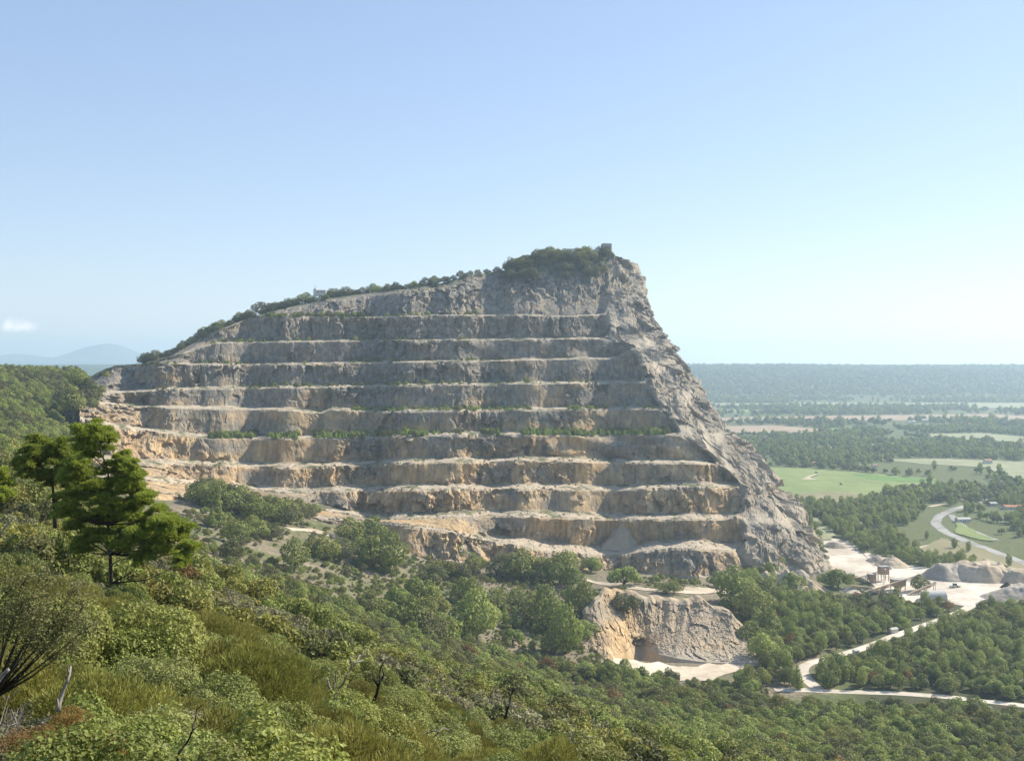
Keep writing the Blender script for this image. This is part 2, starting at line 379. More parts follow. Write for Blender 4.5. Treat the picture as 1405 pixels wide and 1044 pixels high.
# name, centre distance, corner px, control points, silhouette row
LINES = [
 ('T', 1340, 838, [(110, 522), (125, 516), (140, 508), (160, 501), (195, 499), (235, 487), (290, 457), (350, 433), (400, 420), (450, 409), (500, 402), (560, 395), (600, 389), (640, 377), (700, 369), (745, 356), (800, 349), (838, 347)], 362),
 ('S', 1300, 830, [(110, 523), (125, 517), (140, 509), (160, 502), (195, 500), (235, 488), (290, 458), (350, 434), (400, 424), (450, 414), (500, 408), (560, 402), (600, 402), (640, 401), (700, 398), (760, 401), (800, 402), (830, 398)], 390),
 ('A', 1252, 826, [(110, 524), (125, 518), (140, 510), (160, 503), (195, 501), (235, 490), (290, 459), (350, 435), (498, 435), (642, 432), (799, 434), (826, 431)], 418),
 ('B', 1216, 828, [(110, 525), (125, 519), (140, 511), (160, 503.5), (195, 501.5), (235, 492), (270, 479), (299, 470), (441, 468), (642, 466), (828, 464)], 452),
 ('C', 1180, 866, [(110, 526), (125, 520), (140, 512), (157, 503.5), (200, 500), (385, 500), (470, 498), (674, 495), (834, 491.5), (850, 489.5), (866, 479)], 486),
 ('D', 1144, 878, [(110, 542), (120, 541), (208, 536), (242, 534), (498, 530), (674, 527), (878, 524.5)], 520),
 ('E', 1108, 904, [(110, 552), (124, 552), (200, 559), (402, 563), (439, 568), (456, 562), (530, 565), (706, 562.5), (904, 561)], 552),
 ('F', 1072, 928, [(110, 575), (151, 585), (222, 594), (285, 601), (399, 602), (450, 601), (540, 599), (674, 596), (802, 598), (928, 596)], 590),
 ('G', 1036, 982, [(110, 625), (174, 638), (252, 637), (400, 642), (490, 639), (567, 635), (750, 632), (850, 634.5), (982, 637)], 628),
 ('H', 1000, 1012, [(110, 652), (255, 664), (400, 677), (475, 673), (744, 671), (850, 672.5), (921, 669.6), (1012, 668)], 668),
 ('I', 960, 1012, [(110, 668), (255, 679), (400, 694), (520, 713), (600, 711), (660, 708), (750, 709.5), (864, 713.7), (992, 713), (1012, 709)], 708),
 ('J', 922, 1006, [(110, 690), (255, 700), (400, 708), (534, 720), (609, 729), (669, 743), (738, 755), (800, 762), (864, 762), (900, 755), (949, 753), (1006, 757)], 748),
]
FOOT = ('K', 908, 1012, [(110, 720), (255, 722), (400, 735), (534, 758), (600, 768), (700, 779), (778, 783), (864, 788), (950, 790), (1012, 797)], 784)
def build_quarry():
    N1, N2, N3 = 860, 330, 60
    s1 = np.linspace(0, 1, N1); s2 = np.linspace(0, 1, N2+1)[1:]; s3 = np.linspace(0, 1, N3+1)[1:]
    def shape(px, k):
        t = {'E': 204, 'F': 228, 'G': 258, 'H': 270, 'I': 280, 'J': 290, 'K': 300}.get(k)
        d = 14*np.sin(px/61.0+0.8)+9*np.sin(px/27.0+2)+5*np.sin(px/13.0)
        d = d + 42*(px-560)/400.0                         # the faces look a little to the left
        if t: d = d - 80*sstep(t, t-110, px)
        if k == 'D': d = d-45*sstep(215, 130, px)
        return d
    Wt = []                                              # world key rows: (n,3), class
    def line(name, dc, pxc, pts, ys, dd=0.0, dpy=None, sil_frac=0.0, ynext=None):
        px1 = 110+(pxc-110)*s1
        py1 = np.interp(px1, [p[0] for p in pts], [p[1] for p in pts])
        d1 = dc+dd+shape(px1, name)
        z1 = (HY-py1)*d1/F
        ysil = ys if ynext is None else ys+(ynext-ys)*sil_frac
        dS = d1[-1]-dd+62 if name != 'K' else -PLAIN*F/(784-HY)
        pS = np.array([(sil(ysil)-CX)/F*dS, dS, (HY-ysil)/F*dS]); pC = np.array([(px1[-1]-CX)/F*d1[-1], d1[-1], z1[-1]])
        a = np.stack([(px1-CX)/F*d1, d1, z1], -1)
        # convex shoulder from the corner to the silhouette
        w = s2[:, None]; b = pC*(1-w)+pS*w
        b[:, 1] -= np.sin(s2*math.pi)*9; b[:, 0] += 0
        u = np.array([pS[0], pS[1], 0]); u /= np.linalg.norm(u); v = np.array([-u[1], u[0], 0])
        c = pS+np.outer(np.sin(s3*1.5)*60+s3*60, u)+np.outer((1-np.cos(s3*1.5))*110, v)
        return np.concatenate([a, b, c]), (px1, py1)
    keys = []
    for i, (n, dc, pxc, pts, ys) in enumerate(LINES):
        nxt = LINES[i+1] if i+1 < len(LINES) else FOOT
        P, _ = line(n, dc, pxc, pts, ys); keys.append((P, n+'c'))
        if n in 'T': continue
        # toe of this face: a strip in front of the next crest, at that crest's height
        if n == 'J': break
        Q, _ = line(nxt[0], nxt[1], nxt[2], nxt[3], nxt[4])
        nf = N1; toe = Q.copy()
        tw = np.where(np.arange(len(Q)) < N1, 1.0, 0.0)
        wd_ = {'H': 32.0, 'I': 34.0}.get(n, 31.0)
        if n == 'S': wd_ = 22
        dirs = Q[:N1, :2]/np.linalg.norm(Q[:N1, :2], axis=1)[:, None]
        # collapse the berm where crest lines meet at the left end
        gap = np.abs((P[:N1, 2]-Q[:N1, 2])); tw1 = sstep(3.0, 12.0, gap)
        if n == 'I':  tw1 = tw1*sstep(640, 730, 110+(1012-110)*s1)*1.0+0.25
        toe[:N1, :2] += dirs*(wd_*tw1)[:, None]; toe[:N1, 2] += 1.2
        # beyond the corner the berm dies out into rock slope
        f = 0.5; blend = sstep(0, 0.14, s2)[:, None]
        tb = Q[N1:N1+N2].copy(); db = tb[:, :2]/np.linalg.norm(tb[:, :2], axis=1)[:, None]; tb[:, :2] += db*wd_; tb[:, 2] += 1.2
        mid = P[N1:N1+N2]*(1-f)+Q[N1:N1+N2]*f
        toe[N1:N1+N2] = tb*(1-blend)+mid*blend
        toe[N1+N2:] = P[N1+N2:]*(1-f)+Q[N1+N2:]*f
        keys.append((toe, n+'t'))
    # foot line and a skirt in the ground
    Pk, _ = line(*FOOT); keys.append((Pk, 'Kt'))
    sk = Pk.copy(); sk[:, 2] -= 30; sk[:, :2] *= 0.99; keys.append((sk, 'skirt'))
    # behind the ridge
    T0 = keys[0][0]; back = []
    for dy, dz in ((260, -120), (130, -55), (45, -12), (14, -2)):
        B = T0.copy(); B[:, 1] += dy; B[:, 2] += dz; B[:N1+N2, 0] += 0; back.append((B, 'back'))
    keys = back+keys
    rows = []; cls = []
    for i in range(len(keys)-1):
        P, a = keys[i]; Q, b = keys[i+1]
        gap = np.median(np.linalg.norm(P-Q, axis=1))
        nr = 3 if a == 'back' or b == 'skirt' else (15 if a.endswith('c') and b.endswith('t') else 8)
        if a == 'Tc': nr = 14
        if a == 'Jc': nr = 18
        if a == 'It': nr = 9
        for k in range(nr):
            f = k/nr
            ff = f
            X = P*(1-ff)+Q*ff
            face = a.endswith('c')
            if face: X[:, 2] += 0
            rows.append(X); cls.append((0.0 if not face else 1.0, f, a))
    rows.append(keys[-1][0]); cls.append((1.0, 1.0, 'skirt'))
    G = np.array(rows); nr, nc = G.shape[:2]
    face = np.array([c[0] for c in cls])[:, None]*np.ones((1, nc)); fr = np.array([c[1] for c in cls])[:, None]*np.ones((1, nc))
    # outward horizontal direction, smoothed along each row
    T = np.gradient(G[:, :, :2], axis=1)
    for _ in range(3):
        c = np.cumsum(np.pad(T, ((0, 0), (13, 12), (0, 0)), mode='edge'), axis=1); T = (c[:, 24:]-c[:, :-24])/24.0
        T = T[:, :nc]
    L = np.linalg.norm(T, axis=2, keepdims=True)+1e-9; T = T/L
    n2 = np.stack([T[..., 1], -T[..., 0]], -1)
    x, y, z = G[..., 0], G[..., 1], G[..., 2]
    px = CX+F*x/y; py = HY-F*z/y
    colidx = np.arange(nc)[None, :]*np.ones((nr, 1))
    right = sstep(N1-5, N1+35, colidx)
    isback = np.array([c[2] in ('back',) for c in cls])[:, None]*np.ones((1, nc))
    rf = np.maximum(face, right)                          # rock (not berm)
    # rough and smooth stretches of the faces
    rough = 0.07+0.5*sstep(0.02, 0.35, fbm(px/60, py/28, None, 3, 51))
    for cx, cy, rx, ry, a in ((475, 540, 45, 16, 1), (600, 410, 55, 24, 1), (520, 440, 60, 16, .8), (560, 470, 80, 14, 1), (655, 590, 40, 46, 1), (510, 612, 55, 24, 1),
                              (520, 695, 110, 18, 1.3), (940, 690, 60, 30, 1.3), (480, 655, 90, 14, 1), (700, 395, 110, 18, .9), (880, 770, 130, 24, 1.2), (150, 600, 80, 70, 1.3), (650, 735, 70, 16, 1.2),
                              (330, 510, 60, 14, .7), (640, 770, 80, 20, 1.2), (620, 680, 40, 14, 1.0), (800, 380, 60, 30, 1.1), (560, 520, 60, 12, .7), (660, 515, 40, 12, .8)):
        rough = rough+a*0.8*np.exp(-((px-cx)/rx)**2-((py-cy)/ry)**2)
    rough = np.clip(rough, 0.1, 1.4); chute = sstep(0.0, 0.35, fbm((px-0.55*py)/26, py/120, None, 3, 55))
    for cx, cy, rx, ry in ((935, 592, 22, 16), (948, 548, 20, 16), (905, 503, 16, 12), (852, 440, 20, 14), (1048, 712, 48, 9), (992, 645, 26, 12), (880, 470, 16, 10), (985, 600, 12, 14), (1120, 772, 20, 8)):
        chute = np.maximum(chute, np.exp(-((px-cx)/rx)**2-((py-cy)/ry)**2)*1.3)
    for cx, cy, rx, ry in ((1085, 755, 36, 26), (868, 400, 26, 30), (1040, 670, 30, 22), (960, 560, 12, 20), (890, 440, 20, 20)):
        chute = chute*(1-np.exp(-((px-cx)/rx)**2-((py-cy)/ry)**2))
    chute = np.clip(chute, 0, 1)
    rough = rough*(1-right)+(0.30+1.5*(1-chute))*right
    wx = x+fbm(x/9, y/9, z/9, 2, 61)*5; wz = z+fbm(x/9+7, y/9, z/9, 2, 62)*3
    f1, id1 = facets(wx/15, y/24, wz/30, 70, 1.6); f2, id2 = facets(wx/6.0, y/10, wz/9, 80, 1.6); f3, id3 = facets(wx/2.6, y/4, z/3.6, 90, 1.6)
    gul = np.abs(vn(wx/8.0, y/14, z/60, 95)); gul = 1-np.clip(gul*3, 0, 1)
    big = fbm(x/55, y/80, z/45, 3, 99)
    kr = 1-0.62*right
    D = (f1*5.4*kr+f2*2.2*kr+f3*0.9*kr)*rough-gul*2.0*rough*0.8*kr+big*(2.2-1.0*sstep(-60, -120, z)+(7-1.2)*right)+(vn(x/17+z/90, y/40, z/400, 98)*4+vn(x/8+z/60, y/20, z/120, 97)*2)*right
    rib = 1-np.abs(vn(wx/11+z/200, y/300, z/70, 96)); rib = rib*rib*rib; D = D-(rib*4.5-1.2)*(0.25+0.9*rough)*(1-right)
    g1, _i = facets(wx/21, y/34, wz/40, 170, 1.7); D = D+(g1*4.6*np.clip(rough, 0, 1.2)-(f2*1.1+f3*0.45)*rough*0.35)*right
    D = D+fbm(x/1.6, y/1.6, z/1.6, 2, 101)*(0.12+0.25*np.minimum(rough, 1))
    amp = rf*(1-isback)
    amp = np.where((face > 0.5), amp, amp*1.0)
    berm = (1-rf)*(1-isback)
    sc_ = amp+berm*0.25
    x2 = x+n2[..., 0]*D*sc_; y2 = y+n2[..., 1]*D*sc_
    dz = (f2*0.5+f3*0.25)*right*rough+berm*(fbm(x/5, y/5, None, 3, 111)*0.9+np.maximum(0, fbm(x/11, y/11, None, 3, 112))*0.9)
    crest = (face > 0.5)*(fr < 0.01)
    dz = dz-crest*(0.6+np.maximum(0, f3)*1.8*rough+np.maximum(0, fbm(x/7, y/7, None, 2, 115))*1.5)
    z2 = z+dz
    notch = sstep(.15, .55, vn(x/14+z, y/90, z/9, 117))*(face > 0.5)*(1-right)*(1-isback)*np.clip(rough+.25, 0, 1)
    z2 = z2-notch*np.interp(fr, [0, .07, .14, .3], [4.2, 2.2, .8, 0])
    # talus fans against the faces
    # colour zones
    warm = sstep(10, -120, z)*0.95
    wn = fbm(x/34, y/34, z/13, 4, 121)
    warm = np.clip(warm+wn*1.2-0.16, 0, 1)
    warm = np.maximum(warm, 0.85*np.exp(-((px-190)/70)**2-((py-610)/60)**2))
    warm = np.maximum(warm, 0.9*np.clip(1.4*np.exp(-((px-955)/32)**2-((py-688)/22)**2)+wn*0.5, 0, 1))
    warm = warm*(1-right*0.75)*(1-0.5*sstep(0, 40, z))
    warm = np.clip(warm+(id2-0.5)*0.45*rf, 0, 1)
    topd = (face > 0.5)*sstep(0.22, 0.0, fr)*0.2
    grav = np.clip(berm*0.85+topd+right*np.maximum(chute*0.95, 0.25+0.4*sstep(-0.2, 0.4, wn)), 0, 1)
    veg = berm*sstep(-0.05, 0.35, fbm(x/10, y/10, z/10, 3, 141))*0.85
    veg = veg*(1-sstep(-140, -170, z))
    veg = np.maximum(veg, isback*0.8)
    veg = np.maximum(veg, (np.array([c[2] in ('Tc',) for c in cls])[:, None])*sstep(0.9, 0.0, fr)*sstep(-0.3, 0.2, wn)*0.9*(1-right))
    Z = np.stack([warm, grav, veg], -1).reshape(-1, 3)
    V = np.stack([x2, y2, z2], -1).reshape(-1, 3)
    o = mesh_np('quarry_hill', V, grid_faces(nr, nc)[:, ::-1], M['rock'], smooth=False, attrs={'zone': Z})
    tag(o, 'limestone hill cut into eleven level quarry benches, its bare cliffs falling to the right', kind='structure')
    return keys
QKEYS = build_quarry()

# ------------------------------------------------------------------ excavation pit
def build_pit():
    rim = [(800, 842, 736), (815, 822, 752), (836, 810, 776), (862, 812, 786), (882, 820, 784), (908, 818, 788), (934, 826, 780), (958, 820, 780), (982, 827, 772), (1002, 840, 764), (1020, 856, 756), (1038, 876, 744), (1054, 896, 724)]
    bot = [(792, 905, 690), (835, 905, 688), (866, 893, 735), (882, 892, 742), (902, 897, 718), (930, 903, 700), (965, 908, 694), (1005, 910, 690), (1040, 908, 688), (1062, 905, 690)]
    n, m = 420, 90
    def rs(L):
        L = np.array(L, float); t = np.linspace(0, len(L)-1, n); k = np.arange(len(L))
        A = np.stack([np.interp(t, k, L[:, i]) for i in range(3)], -1)
        for _ in range(60): A[1:-1] = (A[:-2]+2*A[1:-1]+A[2:])/4
        return np.stack([(A[:, 0]-CX)/F*A[:, 2], A[:, 2], (HY-A[:, 1])/F*A[:, 2]], -1), A[:, 0]
    Rm, pr = rs(rim); Bt, pb = rs(bot)
    Rm[:, 2] += fbm(Rm[:, 0]/9, Rm[:, 0]*0, None, 3, 77)*3.0-1.0; Rm[:, 1] += fbm(Rm[:, 0]/11, Rm[:, 0]*0, None, 3, 78)*9
    back = Rm.copy(); back[:, 1] += 30; back[:, 2] -= 6; top = Rm.copy(); top[:, 1] += 12; top[:, 2] -= 0.2
    low = Bt.copy(); low[:, 1] -= 6; low[:, 2] -= 8
    rows = [back, top]; fr = [0, 0]
    for k in range(m):
        f = k/(m-1); w = f
        X = Rm*(1-w)+Bt*w
        X[:, 2] -= np.sin(w*math.pi)*1.0
        # steep upper wall, talus below, recess under the wall at the hollow
        prof = np.interp(w, [0, 0.10, 0.45, 1], [0, 0.04, 0.36, 1]); X[:, :2] = Rm[:, :2]*(1-prof)+Bt[:, :2]*prof
        q_ = 0.73+0.24*np.clip(np.abs(pb-881)/24, 0, 1)**1.7
        hol = sstep(0, 1, (w-q_)/0.10)*(np.abs(pb-881) < 24)
        X[:, 1] += hol*9*np.clip(1.25-np.abs(pb-881)/22, 0, 1)
        rows.append(X); fr.append(f)
    rows.append(low); fr.append(1)
    G = np.array(rows); fr = np.array(fr)[:, None]*np.ones((1, n)); x, y, z = G[..., 0], G[..., 1], G[..., 2]
    px = CX+F*x/y
    f1, i1 = facets(x/7+fbm(x/8, y/8, z/20, 2, 5), y/30, z/60, 11, 1.4); f2, i2 = facets(x/2.6, y/9, z/12, 12, 1.0); f3, _ = facets(x/1.3, y/1.3, z/1.6, 13, 1.3)
    am = sstep(0, 0.06, fr)*sstep(1.0, 0.9, fr)
    sp = np.exp(-((px-838)/14)**2)*sstep(0.35, 0.6, fr)*10             # ochre spur
    gl = 0.6+0.9*np.abs(vn((x-(x.mean()))/5+fbm(x/6, z/9, None, 2, 8)*.5, z/60)); y2 = y-(f1*2.6+f2*0.9+f3*0.3+np.minimum(gl*3, 1)*2.2)*am-sp
    z2 = z+(f3*0.25+f2*0.2)*am
    warm = np.clip(np.exp(-((px-840)/24)**2)*sstep(0.4, 0.6, fr)*1.5+np.exp(-((px-882)/22)**2)*sstep(0.6, 0.8, fr)*1.2+0.55+fbm(x/12, y/12, z/6, 3, 7)*0.6, 0, 1)
    grav = np.clip(sstep(0.7, 1, fr)*0.6+0.45, 0, 1)*(1-np.exp(-((px-850)/30)**2)); veg = np.zeros_like(warm)
    o = mesh_np('excavation_face', np.stack([x, y2, z2], -1).reshape(-1, 3), grid_faces(len(rows), n)[:, ::-1], M['rock'], attrs={'zone': np.stack([warm, grav, veg], -1).reshape(-1, 3)})
    tag(o, 'gullied grey and ochre bank of the small excavation below the quarry', kind='structure')
build_pit()
#@@VEG
# ------------------------------------------------------------------ plants: prototypes
def rdir(n, r):
    v = r.normal(size=(n, 3)); return v/np.linalg.norm(v, axis=1)[:, None]
def leaves(P, Nn, size, r, tri=False, asp=1.6, up=0.0):
    """one small face per point, roughly facing Nn"""
    n = len(P)
    if up < 0:                               # upright blades
        u = Nn*0.8+rdir(n, r)*0.6; u[:, 2] -= up; u /= np.linalg.norm(u, axis=1)[:, None]; v = np.cross(u, rdir(n, r)); v /= np.linalg.norm(v, axis=1)[:, None]+1e-9; s = (size*(0.6+0.8*r.random(n)))[:, None]
        V = np.stack([P-u*s*asp*.5+v*s*.3, P-u*s*asp*.5-v*s*.3, P+u*s*asp*.5-v*s*.12, P+u*s*asp*.5+v*s*.12], 1); return V.reshape(-1, 3), np.arange(4*n).reshape(n, 4), 4
    a = Nn+rdir(n, r)*0.9; a[:, 2] += up; a /= np.linalg.norm(a, axis=1)[:, None]+1e-9
    u = np.cross(a, rdir(n, r)); u /= np.linalg.norm(u, axis=1)[:, None]+1e-9; v = np.cross(a, u)
    s = (size*(0.6+0.8*r.random(n)))[:, None]
    if tri:
        V = np.stack([P+u*s*asp*0.6, P-u*s*0.5+v*s*0.6, P-u*s*0.5-v*s*0.6], 1); F = np.arange(3*n).reshape(n, 3)
    else:
        V = np.stack([P+u*s*asp*0.5, P+v*s*0.5+a*s*0.12, P-u*s*asp*0.5, P-v*s*0.5+a*s*0.12], 1); F = np.arange(4*n).reshape(n, 4)
    return V.reshape(-1, 3), F, V.shape[1]
def lobes_points(lobes, n, r, inner=0.2):
    L = np.array(lobes, float); ar = (L[:, 3]*L[:, 4]+L[:, 3]*L[:, 5]); k = r.choice(len(L), n, p=ar/ar.sum())
    d = rdir(n, r); rad = np.where(r.random(n) < inner, r.random(n)**0.5, 0.86+0.2*r.random(n))
    # clumpy surface
    f = fbm(d[:, 0]*2.6+k*3.1, d[:, 1]*2.6, d[:, 2]*2.6, 2, 5)
    rad = rad*(1+0.28*f)
    P = L[k, :3]+d*L[k, 3:6]*rad[:, None]
    # drop points buried in another lobe
    keep = np.ones(n, bool)
    for i, l in enumerate(L):
        q = ((P-l[:3])/l[3:6]); keep &= ~(((q**2).sum(1) < 0.55) & (k != i) & (r.random(n) < 0.85))
    return P[keep], (d/L[k, 3:6])[keep]/np.linalg.norm((d/L[k, 3:6])[keep], axis=1)[:, None], k[keep]
def crown_mesh(name, lobes, n, size, seed, mat, tri=False, asp=1.6, inner=0.2, up=0.3, blade=0.0):
    r = np.random.default_rng(seed); P, D, k = lobes_points(lobes, n, r, inner)
    V, F, m = leaves(P, D, size, r, tri, asp, up)
    var = np.clip(0.5+0.45*fbm(P[:, 0]*1.3+seed, P[:, 1]*1.3, P[:, 2]*1.3, 2, 9)*1.6+r.normal(size=len(P))*0.2, 0, 1)
    return V, F, np.repeat(var, m)
def wood_mesh(lobes, h0, r0, seed, up=0.0, n=6):
    mb = MB(); rr = random.Random(seed); L = sorted(lobes, key=lambda l: -l[3])[:7]
    top = max(l[2] for l in lobes)
    mb.tube([(0, 0, -1.0), (0.02*h0, 0, h0*0.5), (-0.03*h0, 0.03*h0, h0), (0, 0, top*0.8)], [r0*1.25, r0, r0*0.8, r0*0.2], n)
    for l in L:
        a = np.array([0, 0, h0*(0.6+0.4*rr.random())]); b = np.array(l[:3]); m = (a+b)/2+np.array([0, 0, -0.08*np.linalg.norm(b-a)])
        mb.tube([a, m, b], [r0*0.5, r0*0.35, r0*0.1], n-1)
    return mb
def make_lobes(kind, seed):
    r = random.Random(seed); L = []
    if kind == 'round':                      # evergreen oak, about 8 m
        L.append((0, 0, 4.2, 2.6, 2.6, 2.6))
        for i in range(9):
            a = i*2*math.pi/9+r.random()*.6; q = 1.7+r.random()*0.9
            L.append((math.cos(a)*q, math.sin(a)*q, 2.8+r.random()*2.4, 1.4+r.random()*.6, 1.4+r.random()*.6, 1.2+r.random()*.5))
        for i in range(4): L.append((r.uniform(-1.2, 1.2), r.uniform(-1.2, 1.2), 5.6+r.random()*1.2, 1.2, 1.2, 1.1))
    elif kind == 'tall':                     # poplar-like, about 12 m
        for i in range(9):
            z = 2.2+i*0.92; w = 1.5*math.sin(math.pi*(i+1.2)/10.5)**0.6+0.9
            L.append((r.uniform(-.7, .7), r.uniform(-.7, .7), z, w*(.8+.3*r.random()), w*(.8+.3*r.random()), 1.2))
        for i in range(5):
            a = r.random()*6.28; L.append((math.cos(a)*1.5, math.sin(a)*1.5, 3+r.random()*4, 1.1, 1.1, 1.3))
    elif kind == 'spread':                   # broad loose crown, about 7 m
        for i in range(12):
            a = r.random()*6.28; q = math.sqrt(r.random())*3.2
            L.append((math.cos(a)*q, math.sin(a)*q, 2.6+(1-q/4)*3.0+r.uniform(-.7, .7), 1.1+r.random()*.7, 1.1+r.random()*.7, 0.9+r.random()*.5))
    elif kind == 'cone':                     # young pine, about 6 m
        for i in range(8):
            z = 0.9+i*0.68; w = 1.55*(1-i/9.5)
            for q in range(2 if i < 6 else 1):
                a = r.random()*6.28; L.append((math.cos(a)*w*.35, math.sin(a)*w*.35, z, w*.85, w*.85, 0.55))
    elif kind == 'mound':                    # shrub, 3 m wide, 2 m high
        L.append((0, 0, 0.7, 1.05, 1.05, 0.9))
        for i in range(9):
            a = i*0.7+r.random()*.5; q = .55+r.random()*0.65
            L.append((math.cos(a)*q, math.sin(a)*q, 0.5+r.random()*.8, .5+r.random()*.3, .5+r.random()*.3, .45+r.random()*.3))
        for i in range(3): L.append((r.uniform(-.6, .6), r.uniform(-.6, .6), 1.45+r.random()*.35, .4, .4, .4))
    elif kind == 'low':
        for i in range(9):
            a = r.random()*6.28; q = math.sqrt(r.random())*1.3
            L.append((math.cos(a)*q, math.sin(a)*q, 0.35+r.random()*.35, .5+r.random()*.3, .5+r.random()*.3, .35+r.random()*.2))
    return L
MESH = {}
def proto(key, kind, n, size, mat, seed, tri=False, asp=1.6, inner=0.2, up=0.3, trunk=(2.0, 0.22), merged=True):
    """meshes of one plant: 'crown' and 'wood', and one merged mesh for plants too small to show parts"""
    L = make_lobes(kind, seed); V, F, var = crown_mesh(key, L, n, size, seed, mat, tri, asp, inner, up)
    oc = mesh_np('crown', V, F, M[mat], attrs={'var': var}, link=False)
    wb = wood_mesh(L, trunk[0], trunk[1], seed)
    ow = wb.build('trunk', M['bark'], smooth=True, link=False)
    d = {'crown': oc.data, 'wood': ow.data}
    if merged:
        WV = np.concatenate(wb.V); n0 = len(V)
        F4 = [F] if F.shape[1] == 4 else []; F3 = [F] if F.shape[1] == 3 else []
        W4 = np.array(wb.F4).reshape(-1, 4)+n0; W3 = np.array(wb.F3).reshape(-1, 3)+n0
        fl = [F, W4, W3]; mi = np.concatenate([np.zeros(len(F)), np.ones(len(W4)), np.ones(len(W3))])
        om = mesh_np(key, np.concatenate([V, WV]), fl, mats=[M[mat], M['bark']], mi=mi, attrs={'var': np.concatenate([var, np.zeros(len(WV))])}, link=False)
        d['all'] = om.data
    MESH[key] = d
# middle distance trees (about 1 px per leaf clump)
for i in range(3):
    proto('oak%d' % i, 'round', 3000, 0.33, 'leaf_oak', 100+i)
    proto('pale%d' % i, ('tall', 'spread', 'round')[i], 2800, 0.34, 'leaf_pale', 110+i)
    proto('dark%d' % i, ('spread', 'round', 'round')[i], 2600, 0.34, 'leaf_dark', 120+i)
    proto('olive%d' % i, ('spread', 'round', 'spread')[i], 2600, 0.32, 'leaf_olive', 130+i)
proto('yellow0', 'spread', 1500, 0.32, 'leaf_yellow', 140, inner=0.5)
proto('rust0', 'round', 2400, 0.32, 'leaf_red', 141)
proto('cone0', 'cone', 2200, 0.22, 'leaf_pine', 142, trunk=(1.0, 0.12)); proto('cone1', 'cone', 2200, 0.22, 'leaf_pale', 143, trunk=(1.0, 0.12))
proto('sap0', 'cone', 1400, 0.34, 'leaf_bright', 144, trunk=(1.0, 0.12))
# far trees
for i in range(2):
    proto('far%d' % i, 'round', 420, 0.95, 'leaf_oak', 150+i, tri=True); proto('fard%d' % i, 'spread', 420, 0.95, 'leaf_dark', 155+i, tri=True)
proto('farp0', 'tall', 420, 0.95, 'leaf_pale', 160, tri=True)
# near shrubs, many small leaves
for i in range(2):
    proto('nshr%d' % i, 'mound', 17000, 0.055, 'leaf_near', 170+i, asp=1.5, trunk=(0.5, 0.04))
    proto('nolv%d' % i, 'mound', 30000, 0.032, 'leaf_olive', 175+i, asp=3.0, up=-0.7, trunk=(0.5, 0.03))
    proto('noak%d' % i, 'mound', 17000, 0.06, 'leaf_oak', 180+i, asp=1.4, trunk=(0.5, 0.05))
    proto('ngry%d' % i, 'low', 12000, 0.05, 'leaf_grey', 185+i, asp=2.2, trunk=(0.3, 0.03))
proto('nred0', 'low', 5000, 0.06, 'leaf_red', 190, asp=1.6, trunk=(0.3, 0.03))
proto('ndrk0', 'mound', 17000, 0.06, 'leaf_dark', 191, asp=1.5, trunk=(0.5, 0.05))
def twig_proto():
    rr = random.Random(3); mb = MB()
    for k in range(46):
        a = rr.random()*6.28; q = rr.uniform(.25, 1.0); h = rr.uniform(.5, 1.35); e = np.array([math.cos(a)*q, math.sin(a)*q, h]); m = e*.5+np.array([rr.uniform(-.1, .1), rr.uniform(-.1, .1), .12]); mb.tube([(0, 0, 0), m, e], [.018, .011, .004], 4)
        for j in range(4): t = rr.uniform(.4, .95); p = m*(1-t)+e*t; mb.tube([p, p+np.array([rr.uniform(-.22, .22), rr.uniform(-.22, .22), rr.uniform(.02, .25)])], [.007, .003], 3)
    o = mb.build('twigs', M['deadwood'], link=False); MESH['ntwg0'] = {'all': o.data}
    L = make_lobes('low', 7); V, F, var = crown_mesh('x', L, 900, .04, 8, 'leaf_grey'); MESH['ntwg0']['crown'] = mesh_np('leaves', V, F, M['leaf_grey'], attrs={'var': var}, link=False).data; MESH['ntwg0']['wood'] = o.data
twig_proto()
# shrubs at 80 to 250 m
for k, mt in (('mshr', 'leaf_pale'), ('molv', 'leaf_olive'), ('moak', 'leaf_oak'), ('mdrk', 'leaf_dark'), ('mgry', 'leaf_grey')):
    for i in range(2): proto(k+str(i), 'mound', 3600, 0.13, mt, 200+i+len(k)+ord(k[1]), asp=1.5, trunk=(0.5, 0.05))

